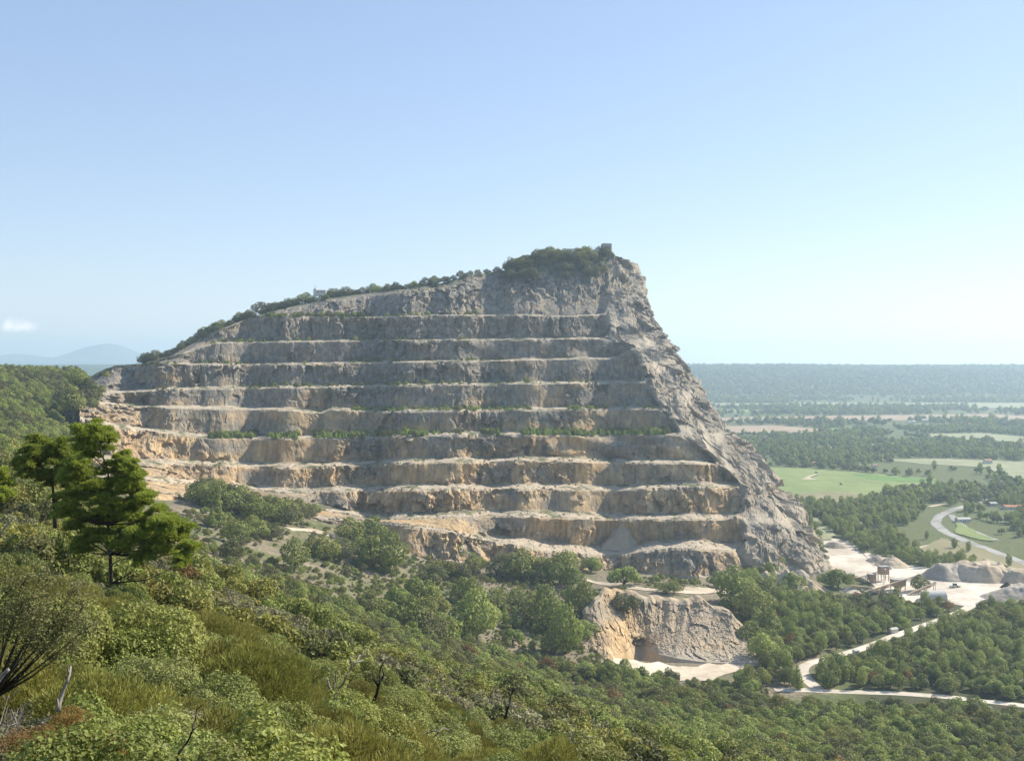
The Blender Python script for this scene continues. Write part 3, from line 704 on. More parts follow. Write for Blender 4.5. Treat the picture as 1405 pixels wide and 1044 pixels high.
CNT = {}
def plant(key, name, x, y, sc_, label, cat, group=None, parts=True, sz=None, z=None, part='crown', wpart='trunk'):
    """one plant as a thing of its own, crown and trunk as its parts where they show"""
    if z is None: z = float(H(x, y))
    rz = random.uniform(0, 6.28); d = MESH[key]; szz = sz or sc_
    if parts:
        e = bpy.data.objects.new(name, None); e.empty_display_size = 0.5
        for pn, k in ((part, 'crown'), (wpart, 'wood')):
            c = bpy.data.objects.new(pn, d[k]); c.parent = e; COL.objects.link(c)
    else: e = bpy.data.objects.new(name, d['all'])
    COL.objects.link(e)
    e.location = (x, y, z-0.1-(0.9*szz if key[0] in 'opdyr' else 0)); e.rotation_euler = (0, 0, rz); e.scale = (sc_, sc_, szz)
    tag(e, label, cat, group); return e
protos_col = {}
def stuff(name, pts, scl, keys, label, idx=None, sz=None):
    """a mass of plants nobody could count, one object, instanced by geometry nodes"""
    pts = np.asarray(pts, float); n = len(pts)
    if n == 0: return
    ck = '|'.join(keys)
    if ck not in protos_col:
        c = bpy.data.collections.new('plants of '+name)
        for i, k in enumerate(keys): c.objects.link(bpy.data.objects.new('%02d' % i+k, MESH[k]['all']))
        protos_col[ck] = c
    me = bpy.data.meshes.new(name); me.vertices.add(n); me.vertices.foreach_set('co', pts.astype(np.float32).ravel())
    def at(nm, ty, a): q = me.attributes.new(nm, ty, 'POINT'); q.data.foreach_set('value' if ty != 'FLOAT_VECTOR' else 'vector', a)
    r = np.random.default_rng(n)
    at('idx', 'INT', (np.asarray(idx) if idx is not None else r.integers(0, len(keys), n)).astype(np.int32))
    s = np.asarray(scl, float); z = np.asarray(sz if sz is not None else s*(0.85+0.3*r.random(n)), float)
    at('scl', 'FLOAT_VECTOR', np.stack([s, s, z], -1).astype(np.float32).ravel())
    rot = np.stack([r.normal(size=n)*0.05, r.normal(size=n)*0.05, r.random(n)*6.28], -1)
    at('rot', 'FLOAT_VECTOR', rot.astype(np.float32).ravel())
    me.update(); o = bpy.data.objects.new(name, me); COL.objects.link(o)
    ng = bpy.data.node_groups.new(name, 'GeometryNodeTree')
    ng.interface.new_socket('Geometry', in_out='INPUT', socket_type='NodeSocketGeometry'); ng.interface.new_socket('Geometry', in_out='OUTPUT', socket_type='NodeSocketGeometry')
    gi = ng.nodes.new('NodeGroupInput'); go = ng.nodes.new('NodeGroupOutput')
    ip = ng.nodes.new('GeometryNodeInstanceOnPoints'); ci = ng.nodes.new('GeometryNodeCollectionInfo')
    ci.inputs['Collection'].default_value = protos_col[ck]; ci.inputs['Separate Children'].default_value = True; ci.inputs['Reset Children'].default_value = True
    ip.inputs['Pick Instance'].default_value = True
    def na(nm, dt): q = ng.nodes.new('GeometryNodeInputNamedAttribute'); q.data_type = dt; q.inputs['Name'].default_value = nm; return q.outputs['Attribute']
    lk = ng.links.new
    lk(gi.outputs[0], ip.inputs['Points']); lk(ci.outputs[0], ip.inputs['Instance']); lk(na('idx', 'INT'), ip.inputs['Instance Index'])
    lk(na('rot', 'FLOAT_VECTOR'), ip.inputs['Rotation']); lk(na('scl', 'FLOAT_VECTOR'), ip.inputs['Scale']); lk(ip.outputs[0], go.inputs[0])
    md = o.modifiers.new('plants', 'NODES'); md.node_group = ng
    tag(o, label, kind='stuff'); return o
def scatter(r, px0, px1, d0, d1, spacing, reject=None, jit=0.45):
    """ground points on a jittered grid inside a wedge of the view"""
    X = np.arange((px0-CX)/F*d1 if px0 < CX else (px0-CX)/F*d0, (px1-CX)/F*d1 if px1 > CX else (px1-CX)/F*d0, spacing)
    Y = np.arange(d0, d1, spacing); x, y = np.meshgrid(X, Y); x = x.ravel(); y = y.ravel()
    x = x+r.uniform(-jit, jit, len(x))*spacing; y = y+r.uniform(-jit, jit, len(y))*spacing
    px = CX+F*x/y; m = (px > px0) & (px < px1) & (y > d0) & (y < d1); x, y = x[m], y[m]
    z = H(x, y); px = CX+F*x/y; py = HY-F*z/y
    if reject is not None: m = ~reject(px, py, y); x, y, z, px, py = x[m], y[m], z[m], px[m], py[m]
    return x, y, z, px, py
def in_frame(px, py, top, m=30): return (px > -m) & (px < 1405+m) & (top < 1044+m) 
# ground in view: highest point seen so far along each ray, to tell hidden plants from visible ones
_dd = np.exp(np.linspace(math.log(6), math.log(1300), 260)); _pp = np.arange(-60, 1480, 8.0)
_PX, _DD = np.meshgrid(_pp, _dd, indexing='ij'); _T = H((_PX-CX)/F*_DD, _DD)/_DD
_HZ = np.maximum.accumulate(_T, axis=1)
def visible(px, d, ztop, slack=0.0):
    i = np.clip(((px+60)/8).astype(int), 0, len(_pp)-1); j = np.clip(np.searchsorted(_dd, d*0.96)-1, 0, len(_dd)-1)
    return ztop/d > _HZ[i, j]-slack
# ------------------------------------------------------------------ roads, yard, tracks (photo rows cast on the ground)
def ground_pt(px, py):
    d = ray_ground(px, py); x = (px-CX)/F*d; return np.array([x, d, float(H(x, d))])
def smooth_line(P, n):
    P = np.array(P, float); k = np.concatenate([[0], np.cumsum(np.linalg.norm(np.diff(P[:, :2], axis=0), axis=1))])
    t = np.linspace(0, k[-1], n); A = np.stack([np.interp(t, k, P[:, i]) for i in range(P.shape[1])], -1)
    for _ in range(max(2, n//12)): A[1:-1] = (A[:-2]+2*A[1:-1]+A[2:])/4
    return A
RIBBONS = []
def ribbon(name, P, width, mat, label, lift=0.25, flat=False):
    L = np.linalg.norm(np.diff(np.array(P)[:, :2], axis=0), axis=1).sum(); n = max(8, int(L/3)); A = smooth_line(P, n)
    T = np.gradient(A[:, :2], axis=0); T /= np.linalg.norm(T, axis=1)[:, None]; Nn = np.stack([-T[:, 1], T[:, 0]], -1)
    w = width if np.isscalar(width) else np.interp(np.linspace(0, 1, n), np.linspace(0, 1, len(width)), width)
    k = np.linspace(-0.5, 0.5, 7); r = np.random.default_rng(n)
    W = (w*(1+0.12*fbm(A[:, 0]/7, A[:, 1]/7, None, 2, 3)))
    X = A[:, None, :2]+Nn[:, None, :]*(k[None, :, None]*(W[:, None, None] if not np.isscalar(W) else W))
    z = H(X[..., 0], X[..., 1])
    zc = z.max(axis=1, keepdims=True) if not flat else z
    Z = (zc*0.5+z*0.5 if not flat else z)+lift-np.abs(k)[None, :]*0.3
    RIBBONS.append((A[:, :2], np.asarray(w if not np.isscalar(w) else np.full(n, w))/2))
    o = mesh_np(name, np.concatenate([X, Z[..., None]], -1).reshape(-1, 3), grid_faces(n, 7), mat, smooth=True); tag(o, label, kind='structure'); return o
def near_road(x, y, m=2.5):
    bad = np.zeros(x.shape, bool)
    for A, w in RIBBONS:
        for p, ww in zip(A[::2], w[::2]): bad |= (x-p[0])**2+(y-p[1])**2 < (ww+m)**2
    return bad
def dirt(name, a, b, sc1=0.15):
    m, t, bb = new_mat(name); n1 = noise(t, sc1, 7, 0.65); n2 = noise(t, 0.03, 4, 0.6)
    c = ramp(t, n1, [(0.25, a), (0.7, b)]); c2 = ramp(t, n2, [(0.35, tuple(v*0.75 for v in a)), (0.6, (1, 1, 1))])
    c = mixc(t, 0.5, c, c2, 'MULTIPLY'); t.links.new(c, bb.inputs['Base Color']); bb.inputs['Roughness'].default_value = 1
    bp = N(t, 'ShaderNodeBump', i_Strength=0.5, i_Distance=0.5); t.links.new(n1, bp.inputs['Height']); t.links.new(bp.outputs[0], bb.inputs['Normal'])
    return m
M['white_dirt'] = dirt('white_dirt', (0.50, 0.44, 0.36), (0.72, 0.65, 0.55)); M['track'] = dirt('track', (0.42, 0.35, 0.26), (0.62, 0.53, 0.41))
M['asphalt'] = dirt('asphalt', (0.30, 0.29, 0.27), (0.40, 0.385, 0.36)); M['sand'] = dirt('sand', (0.50, 0.42, 0.32), (0.70, 0.61, 0.48))
M['gravel_grey'] = dirt('gravel_grey', (0.34, 0.295, 0.24), (0.50, 0.44, 0.36), 0.5); M['gravel_tan'] = dirt('gravel_tan', (0.42, 0.34, 0.24), (0.60, 0.50, 0.37), 0.4)
def PR(L): return [on_plain(*p) for p in L]
def GR(L): return [ground_pt(*p) for p in L]
ribbon('quarry_road', PR([(1062, 947), (1100, 947), (1150, 949), (1230, 951), (1300, 956), (1350, 962), (1420, 970)]), 7.5, M['white_dirt'], 'white dirt road running along the valley foot at lower right')
ribbon('quarry_road', PR([(1125, 947), (1108, 935), (1099, 921), (1106, 912), (1130, 906), (1160, 898), (1190, 888), (1215, 877), (1245, 866), (1285, 852), (1320, 838), (1342, 826)]), 7.5, M['white_dirt'], 'white dirt road climbing from the junction through the wood to the gravel yard')
ribbon('main_road', PR([(1440, 787), (1405, 772), (1360, 755), (1325, 742), (1297, 730), (1283, 718), (1288, 708), (1305, 700), (1340, 690), (1370, 681), (1395, 671)]), 11.5, M['asphalt'], 'pale grey asphalt road bending in an S across the plain at right')
ribbon('side_road', PR([(1305, 706), (1312, 715), (1325, 724), (1345, 733), (1367, 741)]), 8, M['asphalt'], 'narrow asphalt side road looping back to the main road', lift=0.35)
ribbon('farm_track', PR([(1256, 752), (1285, 746), (1320, 744)]), 7, M['track'], 'short farm track beside the bend of the main road')
ribbon('farm_track', PR([(1275, 695), (1310, 688), (1330, 680)]), 8, M['track'], 'farm track along the tree line behind the road bend')
ribbon('terrace_track', GR([(662, 757), (700, 768), (745, 779), (795, 793), (830, 802), (870, 808), (910, 812)]), [6, 7, 8, 9, 9, 10, 11], M['track'], 'pale track along the terrace above the excavation', lift=0.45, flat=True)
ribbon('terrace_track', GR([(905, 812), (940, 813), (985, 812), (1010, 806)]), [12, 17, 15, 9], M['track'], 'wide pale turning place on the terrace rim', lift=0.6, flat=True)
ribbon('slope_track', GR([(362, 796), (390, 803), (420, 813), (452, 826)]), [3, 5, 6, 5], M['track'], 'light earth track dropping through the scrub below the hedge', lift=0.45, flat=True)
ribbon('slope_track', GR([(395, 726), (425, 728), (465, 738), (510, 750), (560, 758), (610, 764)]), [9, 12, 10, 9, 7, 6], M['track'], 'earth track contouring beneath the lowest bench', lift=0.45, flat=True)
ribbon('slope_track', GR([(620, 884), (640, 893), (662, 905)]), [6, 8, 5], M['white_dirt'], 'short bleached piece of track among the trees above the near hillside', lift=0.45, flat=True)
def sheet(name, poly, mat, label, lift=0.1, ragged=3.0, plain=True, kind='structure'):
    P = np.array(PR(poly) if plain else GR(poly)); n = 14*len(P); P2 = np.concatenate([P, P[:1]])
    k = np.concatenate([[0], np.cumsum(np.linalg.norm(np.diff(P2, axis=0), axis=1))]); t = np.linspace(0, k[-1], n, endpoint=False)
    A = np.stack([np.interp(t, k, P2[:, i]) for i in range(2)], -1); c = A.mean(0)
    A += np.stack([fbm(A[:, 0]/15, A[:, 1]/15, None, 3, 3), fbm(A[:, 0]/15, A[:, 1]/15, None, 3, 4)], -1)*ragged
    rings = [c+(A-c)*f for f in (1, 0.9, 0.7, 0.5, 0.3, 0.12)]
    X = np.array(rings); z = H(X[..., 0], X[..., 1])+lift
    if plain: z = np.full_like(z, PLAIN+lift)
    V = np.concatenate([X, z[..., None]], -1).reshape(-1, 3)
    i = np.arange(6*n).reshape(6, n); j = np.roll(i, -1, axis=1)
    Fq = np.stack([i[:-1], j[:-1], j[1:], i[1:]], -1).reshape(-1, 4); V = np.concatenate([V, [[c[0], c[1], z[-1].mean()]]])
    Ft = np.stack([i[-1], j[-1], np.full(n, 6*n)], -1)
    o = mesh_np(name, V, [Fq, Ft], mat, smooth=True); tag(o, label, kind=kind); return o
YARD = [(1040, 800), (1100, 782), (1138, 776), (1122, 744), (1130, 736), (1165, 742), (1185, 757), (1215, 764), (1245, 776), (1285, 780), (1325, 786), (1400, 790), (1420, 805), (1420, 822), (1350, 822), (1330, 832), (1290, 826), (1180, 826), (1080, 822)]
sheet('quarry_yard', YARD, M['white_dirt'], 'dusty white yard of the gravel works at the foot of the cliff', 0.12)
sheet('pit_floor', [(838, 908), (870, 897), (905, 897), (960, 904), (1008, 906), (1040, 892), (1046, 905), (1010, 922), (975, 936), (925, 936), (880, 926)], M['sand'], 'sandy floor of the small excavation', 0.3, plain=False)

# ------------------------------------------------------------------ the near hillside: shrubs
r = np.random.default_rng(11)
def trees_block():
    cand = []
    # shrubs close to the camera
    x, y, z, px, py = scatter(r, -60, 900, 8, 34, 1.5)
    m = in_frame(px, py, HY-F*(z+1.5)/y, 60) & visible(px, y, z+1.5, 0.02)
    x, y, z, px = x[m], y[m], z[m], px[m]
    keysN = ['nshr0', 'nshr1', 'nolv0', 'nolv1', 'noak0', 'noak1', 'ngry0', 'ngry1', 'ndrk0', 'ntwg0']
    LBL = {'nshr': ('bright small-leaved maquis shrub', 'leafy_shrub'), 'nolv': ('olive-green feathery broom shrub', 'broom_shrub'), 'noak': ('dark green kermes oak shrub', 'oak_shrub'),
           'ngry': ('low grey-green scrub cushion', 'scrub_cushion'), 'nred': ('shrub with rust-red leaves', 'red_shrub'), 'ndrk': ('dull dark maquis shrub', 'dark_shrub'), 'ntwg': ('nearly leafless grey twiggy shrub', 'twiggy_shrub')}
    def pick(px, y, x):
        n1 = fbm(x/9, y/9, None, 2, 5); n2 = fbm(x/6+9, y/6, None, 2, 6)
        out = []
        for a, b, p, dd, t in zip(n1, n2, px, y, r.random(len(x))):
            if dd < 17: w = [('nshr', .38), ('noak', .27), ('ngry', .2), ('ntwg', .15)]
            elif p > 240: w = [('nolv', .42), ('noak', .16), ('nshr', .12), ('ngry', .07), ('ntwg', .08), ('ndrk', .15)]
            else: w = [('nshr', .36), ('noak', .1), ('ngry', .18), ('ntwg', .1), ('nolv', .18), ('ndrk', .08)]
            t = (t*0.55+(a*0.9+0.5)*0.45) % 1.0; c = 0
            for k, q in w:
                c += q
                if t < c: break
            out.append(k)
        return out
    kk = pick(px, y, x); o = np.argsort(y); n = 0
    P = []
    for i in o:
        k = kk[i]; key = k+str(r.integers(0, 1 if k in ('ndrk', 'nred', 'ntwg') else 2)); s = 0.45+0.6*r.random()
        if y[i] < 13: s *= 0.6
        if n < 290:
            side = 'left of the bare stick' if px[i] < 245 else ('right of the bare stick' if px[i] < 480 else 'below the bleached dead branches')
            plant(key, LBL[k][1], x[i], y[i], s, LBL[k][0]+' in the closest undergrowth, '+side, 'shrub', LBL[k][0]+'s nearest the camera, '+side, part='foliage', wpart='stems'); n += 1
        else: P.append((x[i], y[i], z[i]-0.1, s, keysN.index(key)))
    P2 = P
    x, y, z, px, py = scatter(r, -60, 1100, 34, 85, 2.15)
    m = in_frame(px, py, HY-F*(z+2)/y, 20) & visible(px, y, z+2, 0.0)
    x, y, z, px = x[m], y[m], z[m], px[m]; kk = pick(px, y, x)
    for i in range(len(x)):
        k = kk[i]; key = k+str(r.integers(0, 1 if k in ('ndrk', 'nred', 'ntwg') else 2)); P2.append((x[i], y[i], z[i]-0.1, 0.6+0.95*r.random()**1.4, keysN.index(key)))
    A = np.array(P2); stuff('maquis', A[:, :3], A[:, 3], keysN, 'dense evergreen maquis covering the near slope', idx=A[:, 4])
    # shrubs and small trees 85 to 190 m
    x, y, z, px, py = scatter(r, -60, 1250, 85, 200, 3.0, lambda px, py, y: (px < 130) & (y > 115) & (fbm(px/20, py/9, None, 2, 3) > -0.05))
    m = in_frame(px, py, HY-F*(z+3)/y, 20) & visible(px, y, z+3.5, 0.0)
    km = ['mshr0', 'mshr1', 'molv0', 'molv1', 'moak0', 'moak1', 'mdrk0', 'mdrk1', 'mgry0', 'mgry1']
    t = (fbm(x/25, y/25, None, 2, 15)*0.8+0.5+r.normal(size=len(x))*0.25); idx = np.clip(np.interp(t, [0, .3, .5, .7, 1], [2, 3.6, 4.5, 6.4, 9]), 0, 9).astype(int)
    s = 1.0+1.0*r.random(len(x))
    stuff('slope_scrub', np.stack([x, y, z-0.2], -1)[m], s[m], km, 'shrubs and low oaks on the lower part of the near slope', idx=idx[m])
    # the wooded hillside 190 to 640 m
    def rej(px, py, y): return ((px >= 1040) & (y > 594)) | ((px < 560) & (px > 180) & (y > np.interp(px, [180, 300, 560], [420, 520, 620]))) | poly_mask(px, py, [(1325, 955), (1420, 960), (1420, 992), (1365, 992)])
    x, y, z, px, py = scatter(r, -60, 1480, 185, 650, 6.2, rej)
    s = (0.7+0.6*r.random(len(x)))*np.interp(y, [185, 350, 600], [0.9, 1.1, 1.15])
    m = in_frame(px, py, HY-F*(z+8*s)/y, 10) & visible(px, y, z+6*s, 0.0) & ~near_road(x, y, 5)
    x, y, z, px, py, s = [a[m] for a in (x, y, z, px, py, s)]
    # the heath patch with low cover
    heath = (px > 760) & (px < 1150) & (fbm(x/40, y/60, None, 2, 77) > 0.25)
    s = np.where(heath, s*0.45, s)
    t = fbm(x/35, y/45, None, 2, 25)*0.9+0.5+r.normal(size=len(x))*0.3
    kt = ['oak0', 'oak1', 'oak2', 'dark0', 'dark1', 'dark2', 'olive0', 'olive1', 'olive2', 'pale1', 'pale2', 'rust0']
    idx = np.clip(np.interp(t, [-0.2, .15, .45, .6, .85, 1.2], [9, 10.9, 0, 2.9, 5.9, 8.9]), 0, 10.9).astype(int); idx = np.where((t > 0.2) & (t < .4), r.choice([0, 1, 2, 9, 10], len(x)), idx)
    idx = np.where(r.random(len(x)) < 0.012, 11, idx)
    size = s/y*(0.6+0.8*(py > 900)); order = np.argsort(-size)
    big = set(order[:290].tolist())
    NM = {'oak': ('oak_tree', 'green evergreen oak'), 'dar': ('dark_oak', 'dull dark green oak'), 'oli': ('olive_toned_tree', 'olive-brown tree'), 'pal': ('pale_tree', 'fresh pale green tree'), 'rus': ('rust_tree', 'tree with rust-coloured leaves')}
    for i in big:
        k = kt[idx[i]]; nm, lb = NM[k[:3]]
        reg = 'beneath the left pines' if px[i] < 300 else ('on the slope below the scrub tracks' if px[i] < 650 else ('on the hillside in front of the excavation' if px[i] < 1060 else 'on the hillside before the white road'))
        plant(k, nm, x[i], y[i], s[i], lb+' '+reg, 'tree', lb+'s '+reg)
    rest = np.array([i for i in range(len(x)) if i not in big])
    stuff('hillside_wood', np.stack([x, y, z-0.2], -1)[rest], s[rest], kt, 'continuous evergreen wood on the hillside', idx=idx[rest])
trees_block()

# ------------------------------------------------------------------ valley woods round the white road
def valley():
    def rej(px, py, y):
        b = poly_mask(px, py, YARD) | poly_mask(px, py, [(1000, 800), (1100, 775), (1140, 770), (1130, 730), (1000, 730)])
        b |= poly_mask(px, py, [(800, 790), (990, 790), (1012, 815), (1040, 870), (1050, 940), (800, 960)]) & (px < 1046)
        b |= poly_mask(px, py, [(1330, 780), (1420, 775), (1420, 835), (1340, 832)])
        b |= poly_mask(px, py, [(1225, 820), (1345, 824), (1330, 838), (1240, 834)])
        b |= (y < 900) & (px < 1000)
        b |= y < np.interp(px, [1062, 1150, 1230, 1300, 1350, 1420], [638, 635, 632, 625, 617, 606])+6
        return b
    x, y, z, px, py = scatter(r, 1000, 1480, 612, 1000, 7.6, rej)
    m = ~near_road(x, y, 3.5) & ~near_road(x, y+9, 1.0) & ~near_road(x, y+16, -1.5); x, y, z, px, py = [a[m] for a in (x, y, z, px, py)]
    s = 0.85+0.6*r.random(len(x)); t = fbm(x/45, y/70, None, 2, 35)*0.9+0.5+r.normal(size=len(x))*0.3
    kt = ['oak0', 'oak1', 'oak2', 'pale0', 'pale1', 'pale2', 'dark0', 'dark1', 'rust0']
    idx = np.clip(np.interp(t, [0, .35, .6, 1], [3, 5.9, 0, 2.9]), 0, 5.9).astype(int); idx = np.where((t > .35) & (t < .55), r.integers(0, 6, len(x)), idx); idx = np.where(t > 0.95, 6, idx); idx = np.where(r.random(len(x)) < 0.01, 8, idx)
    stuff('valley_wood', np.stack([x, y, z-0.2], -1), s, kt, 'broadleaved wood on the valley floor round the white road', idx=idx)
    p = on_plain(1136, 944); plant('oak1', 'round_oak', p[0], p[1], 1.55, 'single round dark green oak in the fork of the white road', 'tree')
    p = on_plain(1093, 945); plant('cone1', 'slim_tree', p[0], p[1]-2, 2.4, 'slim pale tree in front of the end of the white road', 'tree')
    # far woods: poplars beyond the yard and along the plain
    def rej2(px, py, y):
        b = poly_mask(px, py, YARD) | poly_mask(px, py, [(1050, 640), (1180, 643), (1290, 655), (1280, 665), (1160, 694), (1060, 690)])
        b |= poly_mask(px, py, [(1275, 690), (1290, 690), (1420, 740), (1420, 800), (1340, 780), (1262, 755), (1235, 735)]) & (r.random(len(px)) < 0.93)
        b |= poly_mask(px, py, [(1290, 700), (1340, 725), (1375, 742), (1420, 756), (1420, 790), (1290, 740)])
        b |= poly_mask(px, py, [(1100, 700), (1160, 742), (1130, 742)])
        return b
    x, y, z, px, py = scatter(r, 1040, 1460, 985, 1620, 9.5, rej2)
    m = ~near_road(x, y, 9); x, y, z, px, py = [a[m] for a in (x, y, z, px, py)]
    dens = fbm(x/60, y/90, None, 3, 45); m = dens > -0.35
    x, y, z, px, py = [a[m] for a in (x, y, z, px, py)]
    s = 0.9+0.6*r.random(len(x)); t = r.random(len(x)); idx = np.where(t < .45, 3, np.where(t < .65, 4, np.where(t < .85, 0, np.where(t < .95, 2, 6))))
    stuff('riverside_wood', np.stack([x, y, z-0.2], -1), s, kt, 'pale poplars and oaks behind the gravel yard', idx=idx)
valley()
#@@VEG2
# ------------------------------------------------------------------ trees of the scrub slope below the quarry, one by one
HT = {'round': 7.4, 'tall': 12.2, 'spread': 6.6, 'cone': 6.2}
KIND = {'oak': 'round', 'pale0': 'tall', 'pale1': 'spread', 'pale2': 'round', 'dark0': 'spread', 'dark1': 'round', 'dark2': 'round', 'yellow': 'spread', 'cone': 'cone', 'olive': 'spread'}
def ht(key):
    for k, v in KIND.items():
        if key.startswith(k): return HT[v]
    return 7.0
def tree_px(px, py, hpx, key, name, label, group=None, wide=1.0, d=None, parts=True, sink=0.0):
    if d is None: d = ray_ground(px, py)
    x = (px-CX)/F*d; z = float(H(x, d)) if sink is None or sink == 0.0 else (HY-py)/F*d
    hpx *= 1.07; s = hpx*d/F/ht(key); e = plant(key, name, x, d, s*wide, label, 'tree', group, sz=s, z=z, parts=parts); return e
SLOPE = [
 (299, 722, 42, 'cone1', 1.0, 'slim fresh green young pine just below the hedge'), (291, 724, 26, 'cone1', 1.0, 'small young pine left of the slim one below the hedge'),
 (325, 748, 36, 'oak0', 1.1, 'rounded oak under the hedge among dry grass'), (318, 768, 26, 'dark1', 1.3, 'low dark oak below the rounded oak on the scrub slope'),
 (404, 784, 46, 'pale2', 0.8, 'bright narrow oak standing alone on the scrub slope left of the large oak group'), (355, 738, 26, 'oak1', 1.2, 'oak at the left start of the contour track'),
 (372, 742, 24, 'dark1', 1.2, 'dark oak close under the contour track'), (345, 728, 22, 'oak2', 1.2, 'small oak between hedge and contour track'),
 (448, 770, 34, 'oak0', 1.2, 'left small oak of the group beneath the contour track'), (466, 772, 30, 'dark2', 1.2, 'dark oak second from the left in the group beneath the contour track'),
 (432, 762, 22, 'olive1', 1.2, 'olive-brown bush at the left end of the oak group'),
 (480, 742, 34, 'oak2', 1.1, 'oak growing right against the lowest left bench'), (508, 750, 42, 'oak1', 1.0, 'taller oak behind the large one in front of the lowest left bench'),
 (533, 786, 58, 'oak0', 0.85, 'largest bright oak of the slope, in front of the lowest left bench'), (512, 780, 46, 'oak1', 0.9, 'oak pressed against the left side of the largest oak'), (495, 768, 34, 'pale2', 1.0, 'fresh green oak left behind the largest oak'),
 (606, 764, 40, 'oak2', 0.9, 'bright upright oak standing in front of the rubble of the lowest bench'), (622, 768, 24, 'pale1', 1.1, 'small pale tree at the right foot of the upright oak'),
 (657, 752, 15, 'yellow0', 1.0, 'little yellow sapling on the bench rubble'), (613, 792, 30, 'olive0', 1.2, 'spreading dull tree under the terrace track'), (651, 788, 30, 'oak0', 1.0, 'round oak midway along the terrace track'),
 (598, 800, 26, 'dark1', 1.2, 'dark bush left of the spreading dull tree'), (632, 797, 24, 'dark1', 1.2, 'dark bush in the shade between two oaks'),
 (690, 792, 34, 'dark2', 1.3, 'dark green left half of the thicket below the terrace track'), (714, 796, 42, 'oak1', 1.2, 'broad tallest oak of the thicket below the terrace track'), (742, 798, 36, 'oak2', 1.2, 'oak right in the thicket below the terrace track'),
 (768, 803, 46, 'oak0', 1.0, 'bright round oak at the right end of the thicket'), (785, 806, 30, 'pale2', 1.1, 'pale oak before the terrace track bend'), (779, 783, 34, 'yellow0', 0.8, 'sparse upright tree against the foot of the bench'),
 (811, 786, 24, 'pale1', 1.0, 'small tree above the terrace track at the bench foot'), (856, 806, 30, 'pale1', 1.2, 'loose pale tree on the edge of the terrace'), (914, 815, 18, 'yellow0', 1.3, 'straggly yellowish bush on the terrace rim'), (925, 815, 22, 'yellow0', 0.9, 'yellow sapling on the terrace rim'),
 (641, 832, 40, 'oak1', 1.0, 'oak left above the big bright clump in mid slope'), (654, 878, 74, 'pale2', 0.8, 'big bright green clump in the middle of the slope'), (636, 870, 50, 'oak2', 1.0, 'oak on the left side of the big bright clump'),
 (683, 836, 36, 'yellow0', 1.0, 'left of the two yellow-green trees in mid slope'), (711, 836, 36, 'yellow0', 1.0, 'right of the two yellow-green trees in mid slope'),
 (750, 866, 66, 'pale2', 0.7, 'tall bright oak left of the excavation'), (735, 850, 40, 'oak0', 1.0, 'oak behind the tall bright oak'), (803, 842, 48, 'oak2', 0.75, 'compact oak on the left shoulder of the excavation'), (786, 832, 30, 'oak0', 1.0, 'small oak left of the compact oak at the excavation'),
 (776, 898, 72, 'pale2', 0.65, 'tall pale green tree beside the ochre spur'), (762, 896, 44, 'oak1', 0.9, 'oak at the foot of the tall pale tree'), (800, 880, 34, 'pale1', 1.0, 'loose tree right at the edge of the ochre spur'),
 (693, 862, 30, 'cone0', 0.8, 'left of two slim young pines in mid slope'), (708, 862, 30, 'cone1', 0.8, 'right of two slim young pines in mid slope'), (704, 884, 24, 'pale1', 1.0, 'small bush under the slim young pines'),
 (577, 838, 50, 'pale1', 0.9, 'pale crown left of centre on the lower scrub slope'), (590, 850, 40, 'olive2', 1.0, 'dull spreading crown left of centre on the lower scrub slope'), (562, 872, 54, 'oak0', 0.95, 'green oak at the left border of the lower scrub slope'),
 (608, 890, 52, 'oak1', 1.0, 'round oak at the foot of the lower scrub slope'), (585, 885, 50, 'dark2', 1.0, 'dark oak between two green oaks on the lower scrub slope'), (676, 910, 28, 'pale2', 1.3, 'low pale oak by the short bleached track'),
 (506, 842, 34, 'oak2', 1.0, 'oak right of the light earth track'), (530, 850, 30, 'pale1', 1.1, 'pale bush right of the oak by the light earth track'), (470, 850, 34, 'oak1', 1.1, 'oak below the end of the light earth track'), (545, 830, 28, 'pale1', 0.9, 'pale small tree above the lower scrub slope'),
 (1005, 834, 66, 'pale0', 1.4, 'tall feathery tree right of the terrace'), (990, 808, 26, 'pale1', 1.1, 'pale small tree at the end of the terrace track'), (1020, 832, 48, 'pale2', 0.8, 'pale tree next to the tall feathery tree'), (1086, 812, 30, 'pale1', 0.9, 'single pale tree before the light scree cone'),
 (1048, 826, 34, 'oak1', 1.1, 'oak below the light scree cone'), (1033, 850, 50, 'oak0', 1.0, 'oak on the right shoulder of the excavation'), (851, 840, 26, 'dark1', 1.2, 'dark bush hanging in the upper excavation wall'), (868, 834, 18, 'dark1', 1.3, 'smaller dark bush hanging in the upper excavation wall'),
 (1262, 812, 24, 'oak0', 1.0, 'round oak in front of the white shed'), (1150, 808, 30, 'pale1', 1.0, 'sparse tree before the crushing plant'), (1140, 806, 26, 'pale1', 1.0, 'sparse tree left of the crushing plant'),
 (1030, 884, 34, 'oak2', 1.1, 'oak at the right foot of the gullied excavation bank'), (1046, 905, 40, 'pale2', 1.0, 'pale oak in front of the right foot of the excavation bank'), (1052, 872, 40, 'oak0', 1.0, 'oak behind the right foot of the excavation bank'), (1022, 856, 22, 'dark1', 1.2, 'dark bush on the right edge of the gullied bank'),
 (372, 800, 24, 'dark2', 1.3, 'dark oak beside the upper end of the light earth track'), (585, 808, 26, 'dark0', 1.2, 'low dark crown on the slope under the bright upright oak'),
]
